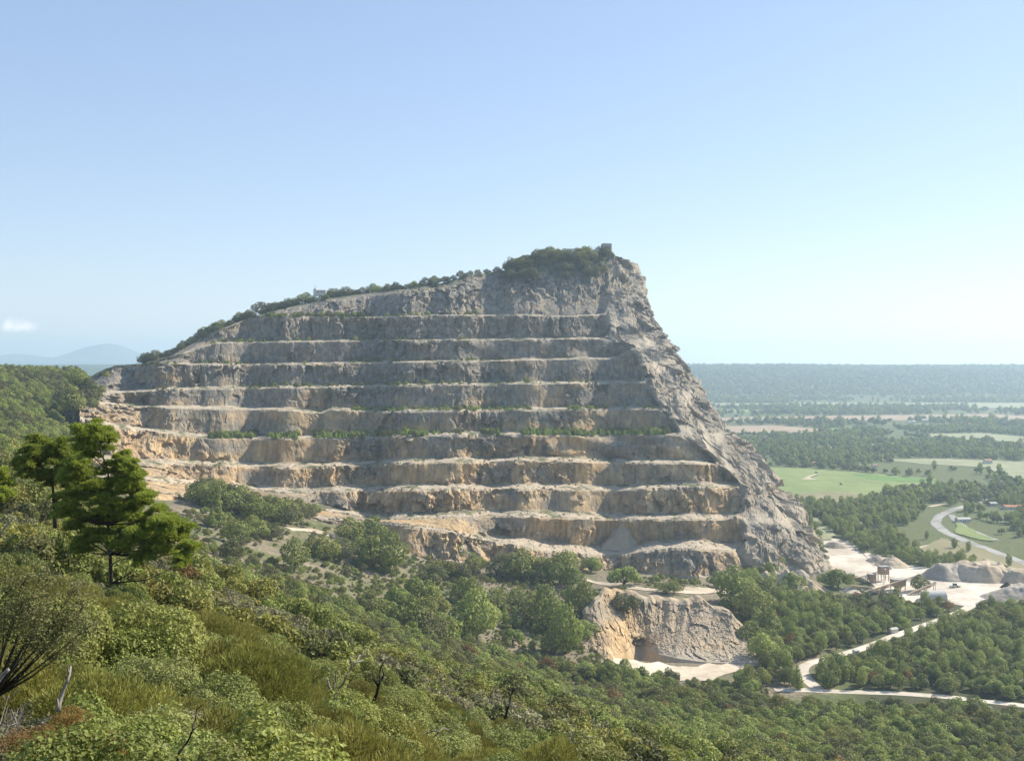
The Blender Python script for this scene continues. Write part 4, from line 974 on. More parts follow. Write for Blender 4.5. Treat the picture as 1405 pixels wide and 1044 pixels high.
for px, py, h, key, w, lb in SLOPE:
    pn = {'cone': 'young_pine', 'yello': 'yellow_tree', 'oak': 'oak_tree', 'pale': 'pale_tree', 'dark': 'dark_oak', 'olive': 'olive_toned_tree'}
    nm = next(v for k, v in pn.items() if key.startswith(k))
    dd = 768 if lb.startswith(('dark bush hanging', 'smaller dark bush')) else None
    tree_px(px, py, h, key, nm, lb, wide=w, d=dd, sink=1 if dd else 0)
r = np.random.default_rng(23)
# the hedge of dark trees under the left benches
n = 0
for i in range(34):
    u = r.random(); px = 262+u*172; py = np.interp(px, [262, 313, 354, 383, 412, 436], [690, 707, 718, 724, 718, 706])-r.random()*13*np.interp(u, [0, .2, .8, 1], [.3, 1, 1, .2]); h = np.interp(px, [262, 287, 331, 372, 412, 436], [24, 36, 38, 36, 26, 12])*(.8+.3*r.random())
    tree_px(px, py, h, ['oak0', 'dark1', 'oak1', 'dark2', 'oak2'][i % 5], 'hedge_tree', 'dark green tree in the thick hedge beneath the left benches', 'trees of the thick hedge', wide=1.15, parts=False)
# small bushes on the scrub slope
x, y, z, px, py = scatter(r, 230, 1060, 600, 905, 4.8, lambda px, py, y: poly_mask(px, py, [(826, 812), (990, 812), (1012, 815), (1040, 870), (1050, 940), (830, 930), (815, 870)]) | (py < 745-0.13*(600-np.minimum(px, 600))))
g = fbm(x/40, y/30, None, 3, 63)+0.35*sstep(700, 600, y); m = (g+r.normal(size=len(x))*0.25 > -0.12) & ~near_road(x, y, 3)
x, y, z = x[m], y[m], z[m]; ks = ['oak0', 'pale1', 'dark1', 'olive0', 'pale2', 'oak2']
stuff('scrub', np.stack([x, y, z-0.3], -1), 0.16+0.62*r.random(len(x))**2.2, ks, 'scattered bushes and dry scrub below the quarry')
# ------------------------------------------------------------------ wood on the saddle left of the quarry
def saddle():
    lim = lambda y: np.interp(y, [240, 420, 640, 760, 850, 1350], [215, 200, 175, 150, 118, 110])
    x, y, z, px, py = scatter(r, -60, 262, 215, 1400, 8.2, lambda px, py, y: (px > lim(y)) | ((y < 900) & poly_mask(px, py, [(150, 640), (300, 670), (260, 720), (215, 705)])))
    m = y < 1400; x, y, z, px, py = [a[m] for a in (x, y, z, px, py)]
    s = 0.85+0.55*r.random(len(x)); v = visible(px, y, z+7*s, 0.0); x, y, z, px, py, s = [a[v] for a in (x, y, z, px, py, s)]
    t = fbm(x/50, y/80, None, 2, 65)*0.8+0.5+r.normal(size=len(x))*0.3
    ks = ['pale2', 'oak0', 'oak1', 'oak2', 'pale1', 'dark1', 'dark2']; idx = np.clip(np.interp(t, [0, .4, .7, 1], [0, 2.5, 4.5, 6.9]), 0, 6).astype(int)
    o = np.argsort(-s/y); big = set(o[:60].tolist())
    for i in big:
        k = ks[idx[i]]; lb = {'oak': 'rounded mid green oak', 'pal': 'lighter green oak', 'dar': 'dark green oak'}[k[:3]]
        plant(k, 'saddle_oak', x[i], y[i], s[i], lb+' in the wood left of the quarry', 'tree', lb+'s in the wood left of the quarry', parts=False)
    rr = np.array([i for i in range(len(x)) if i not in big]); stuff('saddle_wood', np.stack([x, y, z-0.2], -1)[rr], s[rr], ks, 'dense oak wood covering the saddle left of the quarry', idx=idx[rr])
saddle()
for i, (px, py, h) in enumerate([(112, 520, 22), (121, 528, 20), (130, 536, 18), (104, 515, 20), (118, 546, 24), (108, 560, 26), (127, 552, 14), (98, 575, 26), (140, 532, 10), (146, 512, 8), (90, 540, 26), (100, 545, 30)]):
    dd = 1040-i*6; p = unproj(px, py+h*.6, dd); plant(['oak0', 'dark1', 'oak1'][i % 3], 'saddle_oak', p[0], dd, h*dd/F/7.4*1.3, 'oak leaning against the left end of the upper benches', 'tree', 'oaks at the left end of the benches', parts=False, z=p[2]-1)
# ------------------------------------------------------------------ plants on the hill
NK = [k[1] for k in QKEYS]; TR = QKEYS[4][0][:860]; SR = QKEYS[5][0][:860]
TPX = CX+F*TR[:, 0]/TR[:, 1]
def ridge_tree(px, hpx, key, t, back, label, group, wide=1.25, name='ridge_oak'):
    hpx *= 1.3; i = int(np.clip(np.searchsorted(TPX, px), 0, 859)); p = TR[i]*(1-t)+SR[i]*t; y = p[1]+back; s = hpx*y/F/ht(key)
    plant(key, name, p[0]*y/p[1], y, s*wide, label, 'tree', group, parts=False, sz=s, z=p[2]-abs(back)*0.14-1.2)
L1 = 'dark low oak along the sloping left skyline of the hill'; L2 = 'oak in the dense grove on the rocky summit'; L3 = 'small bush on the bare ridge between the two groves'; L4 = 'oak of the grove round the small white ridge house'
for px in np.arange(200, 345, 7.0): ridge_tree(px+r.uniform(-3, 3), r.uniform(8, 14), ['dark1', 'dark2', 'oak0'][r.integers(3)], 0, 8, L1, 'oaks along the left skyline')
for px in np.arange(215, 380, 11.0): ridge_tree(px+r.uniform(-3, 3), r.uniform(6, 10), 'dark1', r.uniform(.0, .6), -6, L1, 'oaks along the left skyline')
ridge_tree(357, 16, 'dark1', 0, 2, 'round dark oak standing out alone where the left skyline steepens', None)
for px in np.arange(368, 480, 7.0): ridge_tree(px+r.uniform(-3, 3), r.uniform(10, 14) if abs(px-437) > 14 else 7, ['dark1', 'oak0', 'dark2'][r.integers(3)], 0, r.uniform(0, 14) if abs(px-437) > 14 else -10, L4, 'oaks round the white ridge house')
for px in np.arange(480, 596, 6.0): ridge_tree(px+r.uniform(-3, 3), r.uniform(7, 12), ['dark1', 'oak0', 'dark2'][r.integers(3)], 0, r.uniform(2, 18), 'low oak in the belt of trees on the middle of the ridge', 'oaks on the middle of the ridge')
for px in np.arange(600, 706, 8.0): ridge_tree(px+r.uniform(-3, 3), r.uniform(4, 9), 'dark1', 0, r.uniform(0, 10), L3, 'small bushes on the bare ridge')
for k in range(56):
    px = r.uniform(700, 848); ridge_tree(px, r.uniform(10, 16) if px < 824 else r.uniform(6, 9), ['dark1', 'oak0', 'dark2', 'olive1'][r.integers(4)], r.uniform(0, .18), r.uniform(-4, 22), L2, 'oaks of the summit grove')
for k in range(16):
    px = r.uniform(690, 850); ridge_tree(px, r.uniform(5, 11), 'dark1', r.uniform(.25, .6), -5, 'bush clinging to the rocks under the summit', 'bushes under the summit')
def berm(name):
    i = NK.index(name+'c'); return QKEYS[i][0][:860], QKEYS[i-1][0][:860]
pts = []; sc2 = []; ix = []
for nm, dens, x0, x1, h in (('F', 1900, 285, 915, 4.8), ('F', 90, 450, 640, 4.4), ('E', 620, 480, 900, 3.4), ('E', 160, 490, 660, 3.6), ('D', 190, 200, 880, 3.0), ('D', 120, 350, 560, 3.4), ('C', 150, 200, 700, 3.4), ('B', 130, 290, 640, 3.4), ('A', 110, 360, 660, 4.2), ('A', 90, 370, 500, 4.5), ('G', 130, 260, 900, 1.8), ('H', 110, 400, 960, 1.6)):
    P, Q = berm(nm); PX = CX+F*P[:, 0]/P[:, 1]; px = r.uniform(x0, x1, dens); g = fbm(px/30, px*0+h*9, None, 2, 5); px = px[g > (-0.35 if nm == 'F' else -0.1)]
    i = np.clip(np.searchsorted(PX, px), 0, 859); t = r.uniform(.05, .95, len(px))[:, None]; w = P[i]*(1-t)+Q[i]*t; w[:, 2] -= 0.5
    pts.append(w); s = h/6.2*(.45+.8*r.random(len(px))); sc2.append(s); ix.append(np.where(r.random(len(px)) < (0.75 if nm in 'FE' else 0.2), 0, r.integers(1, 3, len(px))))
stuff('bench_saplings', np.concatenate(pts), np.concatenate(sc2), ['sap0', 'pale2', 'dark1'], 'rows of saplings and weeds growing on the quarry benches', idx=np.concatenate(ix))
def bench_bush(nm, px, h, key, lb):
    P, Q = berm(nm); PX = CX+F*P[:, 0]/P[:, 1]; i = int(np.searchsorted(PX, px)); w = P[i]*.5+Q[i]*.5
    plant(key, 'bench_bush', w[0], w[1], h/ht(key)*1.2, lb, 'bush', sz=h/ht(key), z=w[2]-.4, parts=False)
bench_bush('D', 583, 7.5, 'yellow0', 'yellow bush on a middle bench left of centre'); bench_bush('D', 722, 7.5, 'pale2', 'pale green rounded bush alone on a middle bench right of centre')
bench_bush('C', 518, 7, 'dark1', 'dark bush on the third bench from the top'); bench_bush('A', 652, 6, 'dark1', 'dark bush on the uppermost bench')
# bushes scattered on the right-hand rock slope
# ------------------------------------------------------------------ the plain: fields, trees, houses
def field_mat(name, a, b):
    m, t, bb = new_mat(name); n1 = noise(t, 0.02, 5, 0.6); n2 = noise(t, 0.05, 4, 0.6, mapscale=(1, 0.2, 1))
    c = ramp(t, n1, [(0.3, a), (0.7, b)]); c2 = ramp(t, n2, [(0.3, (0.8, 0.8, 0.8)), (0.7, (1.15, 1.15, 1.15))]); c = mixc(t, 0.6, c, c2, 'MULTIPLY')
    t.links.new(c, bb.inputs['Base Color']); bb.inputs['Roughness'].default_value = 1; return m
M['f_green'] = field_mat('field_green', (0.16, 0.21, 0.07), (0.22, 0.26, 0.09)); M['f_vivid'] = field_mat('field_vivid', (0.10, 0.19, 0.04), (0.15, 0.24, 0.06)); M['f_straw'] = field_mat('field_straw', (0.34, 0.31, 0.19), (0.45, 0.40, 0.26))
M['f_brown'] = field_mat('field_brown', (0.28, 0.20, 0.13), (0.38, 0.29, 0.2)); M['f_pale'] = field_mat('field_pale', (0.22, 0.235, 0.13), (0.31, 0.31, 0.18)); M['f_dry'] = field_mat('field_dry', (0.19, 0.18, 0.09), (0.26, 0.23, 0.13))
FIELDS = [
 ('f_green', [(1040, 640), (1110, 642.5), (1180, 648), (1283, 657), (1280, 664), (1190, 688), (1160, 694), (1085, 686), (1050, 675)], 'large bright green meadow on the plain right of the hill'),
 ('f_vivid', [(1165, 649.5), (1285, 657.5), (1283, 661.5), (1215, 661), (1188, 656.5)], 'dark green crop wedge at the back of the large meadow'),
 ('f_dry', [(1075, 679), (1130, 674), (1210, 679), (1190, 687), (1158, 693), (1090, 686)], 'dry brownish front part of the large meadow'),
 ('f_straw', [(1100, 658), (1118, 650), (1126, 651), (1112, 655), (1122, 657.5)], 'yellow mown swathes in the large meadow'),
 ('f_pale', [(1205, 630), (1300, 629), (1420, 634), (1420, 664), (1390, 660), (1352, 641), (1270, 637)], 'pale olive field behind the riverside poplars'),
 ('f_brown', [(980, 585), (1060, 583.5), (1123, 588), (1121, 596), (1044, 597), (990, 598)], 'reddish ploughed field before the village'),
 ('f_vivid', [(1130, 588), (1173, 586), (1168, 592.5), (1140, 594)], 'small vivid green field right of the ploughed field'),
 ('f_brown', [(940, 574), (1100, 571), (1356, 568), (1420, 571), (1420, 577), (1200, 576.5), (1000, 579.5)], 'long grey-brown strip of fields behind the village'),
 ('f_pale', [(1245, 596), (1349, 594), (1420, 600), (1420, 607), (1290, 603)], 'pale field at the right before the far woods'),
 ('f_pale', [(1094, 611), (1152, 613.5), (1162, 618), (1120, 618)], 'narrow pale field between tree belts'), ('f_straw', [(1180, 611), (1234, 607.5), (1245, 610.5), (1200, 614)], 'narrow straw field between tree belts'),
 ('f_straw', [(1090, 552.2), (1235, 550.5), (1240, 552.2), (1100, 553.6)], 'thin pale strip at the foot of the far plateau'), ('f_green', [(960, 561), (1080, 563.5), (1100, 566), (960, 566)], 'light green strip far out on the plain'),
 ('f_pale', [(930, 553), (1080, 553.8), (1300, 552.6), (1420, 553), (1420, 558), (1200, 557.5), (930, 558.5)], 'broad pale fields below the far plateau'), ('f_pale', [(1320, 556), (1420, 556), (1420, 560), (1330, 560)], 'pale field at far right'),
 ('f_dry', [(1290, 738), (1340, 750), (1420, 782), (1420, 789), (1330, 781), (1265, 757)], 'dry grass between the road and the gravel yard'), ('f_green', [(1315, 716), (1335, 727), (1365, 743), (1340, 741), (1310, 731)], 'grass island between the two arms of the road'),
 ('f_pale', [(1110, 742), (1075, 700), (1150, 716), (1140, 741)], 'thin grass between the cliff and the poplars')]
for i, (mt, poly, lb) in enumerate(FIELDS): sheet('field', poly, M[mt], lb, 0.12+0.05*i, ragged=5.0)
def in_fields(px, py, grow=0):
    b = np.zeros(px.shape, bool)
    for mt, poly, lb in FIELDS: b |= poly_mask(px, py, poly)
    return b
kf = ['far0', 'far1', 'fard0', 'fard1', 'farp0']
x, y, z, px, py = scatter(r, 900, 1480, 1500, 3300, 15, lambda px, py, y: in_fields(px, py))
g = fbm(x/120, y/200, None, 3, 75); m = g+r.normal(size=len(x))*0.12 > -0.10; x, y, z = x[m], y[m], z[m]
stuff('plain_wood', np.stack([x, y, z-0.3], -1), 1.1+0.8*r.random(len(x)), kf, 'tree belts and copses on the plain')
x, y, z, px, py = scatter(r, 860, 1480, 3300, 5950, 30, lambda px, py, y: in_fields(px, py))
g = fbm(x/300, y/260, None, 3, 76); m = g+r.normal(size=len(x))*0.1 > -0.02; x, y, z = x[m], y[m], z[m]
stuff('distant_copses', np.stack([x, y, z-0.3], -1), 1.7+1.2*r.random(len(x)), kf, 'far tree belts below the plateau')
x, y, z, px, py = scatter(r, 860, 1480, 5950, 8700, 40); stuff('plateau_wood', np.stack([x, y, z-3], -1), 2.1+1.5*r.random(len(x)), kf[:4], 'forest on the flank of the far plateau')
# dark hedge row in front of the meadow
p0, p1 = on_plain(1082, 706), on_plain(1150, 713)
for i in range(9):
    p = p0+(p1-p0)*(i+.3*r.random())/9; plant('dark%d' % (i % 3), 'hedge_tree', p[0], p[1], 1.6, 'dark tree in the straight row at the near edge of the meadow', 'tree', 'straight tree row before the meadow', parts=False)
#@@OBJ
# ------------------------------------------------------------------ pines and dead wood on the near slope
def tufts(pads, r, dens=380, ln=0.2):
    """needle tufts gathered in flat-bottomed pads"""
    Vs = []; var = []
    for (c, rx, ry, rz) in pads:
        n = int(dens*(rx*rz*1.3+0.16)); d = rdir(n, r); d[:, 2] = np.abs(d[:, 2])*1.0-0.25
        k = 0.35+0.75*r.random(n)**0.6; f = 1+0.75*fbm(d[:, 0]*3+c[0], d[:, 1]*3, d[:, 2]*3, 2, 3)
        P = np.array(c)+d*np.array([rx, ry, rz])*(k*f)[:, None]; up = d+np.array([0, 0, 0.7]); up /= np.linalg.norm(up, axis=1)[:, None]
        tone = np.clip(0.5+r.normal(size=n)*0.22, 0, 1)
        for b in range(7):
            q = up+rdir(n, r)*0.75; q /= np.linalg.norm(q, axis=1)[:, None]; s = np.cross(q, rdir(n, r)); s /= np.linalg.norm(s, axis=1)[:, None]+1e-9
            L = (ln*(0.7+0.6*r.random(n)))[:, None]; w = 0.02
            Vs.append(np.stack([P-s*w, P+s*w, P+q*L+s*w*.4, P+q*L-s*w*.4], 1)); var.append(tone)
    V = np.concatenate(Vs).reshape(-1, 3); v = np.repeat(np.concatenate(var), 4)
    return V, np.arange(len(V)).reshape(-1, 4), v
def pine(name, label, trunk, pads, dead, d0, seed, r0=0.16):
    r_ = np.random.default_rng(seed); rr = random.Random(seed)
    base = unproj(trunk[0][0], trunk[0][1], d0); base[2] = min(base[2], float(H(base[0], d0)))
    T = [unproj(px, py, d0+dy)-base for px, py, dy in trunk]; T[0][2] -= 0.5
    e = empty(name, base); tag(e, label, 'pine tree')
    mb = MB(); mb.tube(T, np.linspace(r0, r0*0.3, len(T)), 8); mb.build('trunk', M['bark'], e, smooth=True)
    P = []; bb = MB(); TA = np.array(T)
    for px, py, rx, ry in pads:
        dy = rr.uniform(-1, 1)*min(1.6, 0.5+abs(px-trunk[-1][0])*0.03); c = unproj(px, py, d0+dy)-base
        for q_ in range(8): an = rr.random()*6.28; f_ = rr.uniform(.25, .8); P.append((c+np.array([math.cos(an)*rx*1.05*f_, rr.uniform(-.7, .7)*rx, math.sin(an)*ry*1.2*f_])*d0/F, rx*rr.uniform(.32, .55)*d0/F, rx*.5*d0/F, ry*rr.uniform(.4, .75)*d0/F))
        c2 = c+np.array([rr.uniform(-1, 1)*rx*.6*d0/F, rr.uniform(-.6, .6), rr.uniform(-1.3, -.3)*ry*d0/F]); P.append((c2, rx*.5*d0/F, rx*.6*d0/F, ry*.7*d0/F))
        low = TA[TA[:, 2] < c[2]-0.15]; a = low[-1] if len(low) else TA[0]
        m = (a+c)/2+np.array([0, 0, -0.15*np.linalg.norm(c-a)*0.6]); bb.tube([a, m, c-np.array([0, 0, ry*d0/F*0.4])], [r0*0.4, r0*0.25, r0*0.1], 5)
        for k in range(4):
            q = c+np.array([rr.uniform(-1, 1)*rx*d0/F*.7, rr.uniform(-.5, .5), rr.uniform(-.1, .6)*ry*d0/F]); bb.tube([c-np.array([0, 0, ry*d0/F*0.4]), q], [r0*0.1, r0*0.05], 4)
    bb.build('branches', M['bark'], e, smooth=True)
    V, Fq, v = tufts(P, r_); mesh_np('crown', V, Fq, M['leaf_pine'], e, attrs={'var': v})
    if dead:
        db = MB()
        for L in dead: db.tube([unproj(px, py, d0-0.5+i*0.1)-base for i, (px, py) in enumerate(L)], np.linspace(0.055, 0.02, len(L)), 5)
        db.build('dead_branches', M['deadwood'], e, smooth=True)
    return e
pine('aleppo_pine', 'tall pine on the near slope with bright needle clumps and bleached dead branchlets',
     [(157, 838, 0), (153, 800, 0.1), (151, 760, 0), (148, 720, -0.1), (150, 680, 0), (148, 645, 0.2), (136, 612, 0.2)],
     [(126, 591, 20, 12), (115, 606, 20, 12), (108, 640, 20, 12), (140, 740, 16, 10), (160, 735, 16, 10), (182, 735, 16, 10), (212, 705, 16, 10), (100, 720, 14, 9), (135, 675, 20, 12), (144, 599, 15, 12), (168, 628, 11, 9), (126, 620, 22, 13), (160, 643, 20, 12), (178, 657, 22, 13), (152, 668, 28, 14), (128, 658, 24, 13), (112, 678, 22, 12), (184, 680, 22, 14), (199, 686, 13, 10),
      (146, 690, 26, 12), (128, 712, 22, 10), (120, 735, 18, 9), (200, 720, 24, 13), (224, 720, 26, 14), (244, 731, 20, 12), (200, 742, 24, 13), (230, 748, 26, 12), (257, 752, 14, 9), (252, 769, 11, 7), (197, 765, 14, 8), (172, 700, 20, 12), (104, 700, 16, 9), (96, 655, 16, 10), (88, 700, 15, 10), (112, 752, 15, 9), (150, 712, 18, 11), (168, 752, 14, 9), (180, 705, 16, 11), (180, 640, 10, 8)],
     [[(150, 760), (158, 750), (163, 738), (162, 725)], [(163, 748), (170, 742), (174, 730)], [(150, 766), (148, 758), (146, 750)], [(160, 713), (168, 708), (174, 702)], [(152, 775), (165, 768), (182, 764), (194, 760)], [(220, 758), (226, 752), (231, 747)], [(140, 625), (138, 614), (134, 608)]], 78, 1)
pine('aleppo_pine', 'wide-crowned pine with black trunk, behind the tall leaning pine',
     [(76, 716, 0), (74, 690, 0), (72, 660, 0.1), (78, 635, 0.2)],
     [(72, 622, 20, 13), (52, 612, 20, 12), (38, 624, 18, 12), (92, 634, 22, 13), (58, 638, 26, 13), (84, 652, 20, 12), (40, 648, 18, 10), (100, 662, 18, 11), (66, 656, 18, 9), (92, 682, 18, 10), (30, 636, 14, 9), (84, 612, 14, 10)],
     [], 88, 2, 0.17)
pine('aleppo_pine', 'bright pine bough crown cut off by the left edge of the view',
     [(-14, 770, 0), (-12, 720, 0), (-8, 680, 0)], [(-4, 650, 12, 11), (4, 664, 12, 10), (-10, 668, 18, 12), (6, 678, 9, 7), (-10, 684, 16, 9)], [], 74, 3)
def dead(name, label, cat, lines, d, mat, r0, r1, dj=0.12):
    mb = MB(); rr = random.Random(len(label)); base = unproj(*lines[0][0], d); base[2] = min(base[2], float(H(base[0], d)))
    for L in lines:
        P = []
        for i, (px, py) in enumerate(L):
            p = unproj(px, py, d*(1+(i*dj*0.06)*rr.uniform(-1, 1)))-base; P.append(p)
        A = []
        for a, b in zip(P[:-1], P[1:]): A += [a, (a+b)/2+np.array([rr.uniform(-1, 1), rr.uniform(-1, 1), rr.uniform(-1, 1)])*np.linalg.norm(b-a)*0.07]
        A.append(P[-1]); k = len(lines[0]) and (1.0 if L is lines[0] else 0.6)
        mb.tube(A, np.linspace(r0*k, r1*k, len(A)), 6)
    o = mb.build(name, mat, smooth=True); o.location = base; tag(o, label, cat); return o
dead('bare_stick', 'charred bare stick rising alone from the undergrowth at bottom left', 'dead stick', [[(238, 1060), (246, 1032), (258, 1016), (264, 1002), (268, 988), (279, 966)], [(240, 1052), (247, 1042), (256, 1036)], [(264, 1002), (272, 996)]], 11, M['burnt'], 0.016, 0.005)
dead('dead_tree', 'dead tree with twisted bleached limbs, left of the leaning charred trunk', 'dead tree', [[(462, 985), (462, 962), (456, 948), (451, 940), (449, 929)], [(462, 962), (464, 945), (474, 930), (480, 920), (482, 908), (494, 898)], [(480, 918), (490, 908), (498, 906)], [(456, 948), (461, 932), (463, 917)], [(482, 908), (480, 900)], [(464, 945), (468, 952)]], 46, M['deadwood'], 0.085, 0.03)
dead('dead_tree', 'leaning charred trunk with pale snapped top in the near scrub', 'dead tree', [[(494, 1010), (505, 985), (512, 962), (519, 942), (522, 934), (521, 922), (526, 908)], [(522, 934), (527, 925), (526, 914)], [(519, 942), (512, 930), (511, 918)], [(512, 962), (520, 955)]], 46, M['burnt'], 0.10, 0.02)
dead('dead_tree', 'slim dark snag poking out right of the charred trunk', 'dead tree', [[(693, 985), (697, 970), (700, 955), (705, 944), (706, 936)], [(700, 955), (696, 946)], [(703, 948), (712, 944)]], 60, M['burnt'], 0.08, 0.02)
dead('fallen_branch', 'pale fallen branch lying across the bushes at bottom centre', 'branch', [[(558, 1016), (572, 1010), (588, 1005), (602, 1004), (616, 1001)], [(602, 1004), (592, 1012), (582, 1019)], [(588, 1005), (584, 1000)]], 42, M['deadwood'], 0.045, 0.015)
dead('dead_bush', 'bleached dead bush with upright twigs at bottom, right of the slim snag', 'dead bush', [[(786, 1030), (784, 1010), (778, 992), (776, 984)], [(786, 1025), (790, 1004), (788, 990)], [(787, 1025), (800, 1006), (806, 1000)], [(784, 1010), (779, 1002)], [(800, 1012), (818, 1012), (826, 1008), (832, 1016)], [(786, 1020), (774, 1005)]], 70, M['deadwood'], 0.06, 0.02)
dead('tree_stump', 'weathered pale stump with a jagged top in the lower left undergrowth', 'stump', [[(80, 975), (84, 955), (91, 938), (97, 914)], [(91, 938), (95, 922), (93, 912)], [(80, 975), (79, 958)]], 13.5, M['deadwood'], 0.034, 0.012)
dead('dead_branch', 'grey broken branch at the left edge under the sparse oak', 'branch', [[(-6, 940), (4, 925), (12, 918)], [(-6, 700), (4, 700)]][:1], 14, M['deadwood'], 0.035, 0.02)
dead('dead_branch', 'pale dead branch in front of the scrub left of the tall pine', 'branch', [[(-5, 738), (8, 722), (18, 710)], [(8, 722), (14, 722)]], 45, M['deadwood'], 0.05, 0.02)
def sparse_oak():
    d = 15.5; base = unproj(-12, 960, d); rr = random.Random(4); e = empty('sparse_oak', base); tag(e, 'thin-leaved kermes oak with many dark twigs filling the left edge', 'oak')
    tips = [(20, 850), (48, 820), (75, 800), (100, 812), (112, 838), (60, 848), (90, 858), (40, 875), (8, 812), (30, 800), (120, 862), (68, 885), (0, 840), (55, 790), (100, 885), (25, 905)]
    mb = MB(); r_ = np.random.default_rng(5); C = []
    for px, py in tips:
        q = unproj(px, py, d+rr.uniform(-.5, .5))-base; m = q*0.5+np.array([rr.uniform(-.05, .05), rr.uniform(-.1, .1), -0.05]); mb.tube([np.zeros(3), m, q], [0.022, 0.012, 0.004], 5)
        for k in range(9):
            t = rr.uniform(.45, 1); p = m*(1-t)+q*t if t < 1 else q; w = p+np.array([rr.uniform(-.2, .2), rr.uniform(-.2, .2), rr.uniform(-.05, .26)]); mb.tube([p, (p+w)/2+np.array([0, 0, .01]), w], [0.005, 0.004, 0.002], 4); C.append(w); C.append((p+w)/2)
    mb.build('branches', M['bark'], e, smooth=True)
    C = np.array(C); n = 30; P = np.repeat(C, n, 0)+r_.normal(size=(len(C)*n, 3))*0.07; V, Fq, m = leaves(P, rdir(len(P), r_)*.5+np.array([0.3, -.1, .8]), 0.026, r_, asp=1.5)
    mesh_np('leaves', V, Fq, M['leaf_dark'], e, attrs={'var': np.repeat(r_.random(len(P)), m)})
sparse_oak()
for px, py, d, s, lb in ((34, 988, 12.5, .2, 'rust-leaved shrub left of the pale stump'), (62, 1002, 12, .22, 'rust-leaved shrub in front of the pale stump'), (106, 1008, 12.5, .3, 'rust-leaved shrub right of the pale stump'), (104, 962, 14.5, .2, 'small rust-leaved shrub behind the pale stump')):
    plant('nred0', 'red_shrub', (px-CX)/F*d, d, s, lb, 'shrub', part='foliage', wpart='stems', z=(HY-py)/F*d-0.25)

# ------------------------------------------------------------------ gravel, scree and rubble
def pile(name, px, py, wpx, hm, mat, label, dep=1.0, flat=0.0, group=None, z=None, d=None, rot=0.0, cat='gravel pile'):
    if d is None: p = on_plain(px, py); p[2] = PLAIN
    else: p = unproj(px, py, d)
    R0 = wpx*p[1]/F/2; nr, na = 26, 96; rr = np.linspace(0, 1, nr)[:, None]; a = np.linspace(0, 2*math.pi, na, endpoint=False)[None, :]
    x = np.cos(a)*rr*R0; y = np.sin(a)*rr*R0*dep; c, s_ = math.cos(rot), math.sin(rot); x, y = x*c-y*s_, x*s_+y*c
    rad = 1+(0.3 if 'scree' in cat else 0.12)*fbm(np.cos(a)*1.5+px, np.sin(a)*1.5, None, 3, 3); prof = np.clip((1-rr)/(1-flat), 0, 1)
    z_ = hm*prof*(1+0*rr)+fbm(x/3+px, y/3, None, 4, 7)*hm*0.08*sstep(1.0, .85, rr)+fbm(x/10+px, y/10, None, 3, 8)*hm*(0.5 if 'scree' in cat else 0.25)*prof
    V = np.stack([x*rad, y*rad, z_-0.25], -1).reshape(-1, 3); i = np.arange(nr*na).reshape(nr, na); j = np.roll(i, -1, 1)
    o = mesh_np(name, V, np.stack([i[:-1], i[1:], j[1:], j[:-1]], -1).reshape(-1, 4), mat, smooth=True, attrs={'zone': np.tile([0.8, 0.75, 0.0], (nr*na, 1))}); o.location = p; tag(o, label, cat, group); return o
G1, G2, G3 = M['gravel_grey'], M['gravel_tan'], M['sand']
pile('gravel_pile', 1204, 770, 34, 7, G1, 'grey gravel pile furthest back in the yard'); pile('gravel_pile', 1224, 776, 48, 10, G2, 'larger grey-brown gravel pile just before the rearmost one')
pile('gravel_pile', 1098, 791, 30, 9, G1, 'small grey gravel pile at the foot of the cliff'); pile('gravel_pile', 1118, 784, 22, 4, G1, 'flat grey heap between the cliff foot and the white yard')
pile('gravel_pile', 1300, 792, 74, 12, G1, 'left grey end of the great gravel heap', flat=.35, dep=.9); pile('gravel_pile', 1346, 793, 104, 13, G2, 'long flat-topped tan heap at the right of the yard', flat=.55, dep=.7)
pile('gravel_pile', 1392, 797, 60, 10, G2, 'right end of the tan heap near the edge of the view', flat=.5, dep=.7); pile('gravel_pile', 1382, 806, 20, 6, M['bark'], 'small dark brown earth pile before the tan heap')
pile('gravel_pile', 1405, 820, 120, 10, G1, 'big smooth grey pile at the right edge of the yard', flat=.3, dep=.6); pile('gravel_pile', 1222, 781, 7, 3.5, M['white_dirt'], 'tiny white heap at the foot of the rear gravel piles')
pile('gravel_pile', 1146, 750, 36, 5, G1, 'low grey mound at the far tip of the yard', flat=.4); pile('gravel_pile', 1165, 812, 34, 5, G3, 'low sandy mound before the crushing plant'); pile('gravel_pile', 1257, 795, 16, 4, G3, 'small sand pile under the long conveyor')
for px, py, w, h in ((1052, 808, 66, 15), (1078, 812, 76, 20), (1108, 812, 60, 11), (1130, 790, 56, 12)):
    o = pile('scree_cone', px, py, w, h, G2, {1052: 'tan scree cone left, against the cliff foot', 1078: 'tallest tan scree cone under the cliff foot', 1108: 'tan scree cone right under the cliff foot', 1130: 'broad rubble cone at the right corner of the cliff'}[px], cat='scree cone', dep=.9)
_P, _Q = berm('J'); _i = int(np.searchsorted(CX+F*_Q[:, 0]/_Q[:, 1], 857)); _w = _Q[_i]; pile('scree_cone', 857, HY-F*(_w[2]-.8)/(_w[1]+3), 72, 25, M['rock'], 'tan scree cone spilled over the lowest big wall of the quarry', d=_w[1]+3, cat='scree cone', dep=.8)
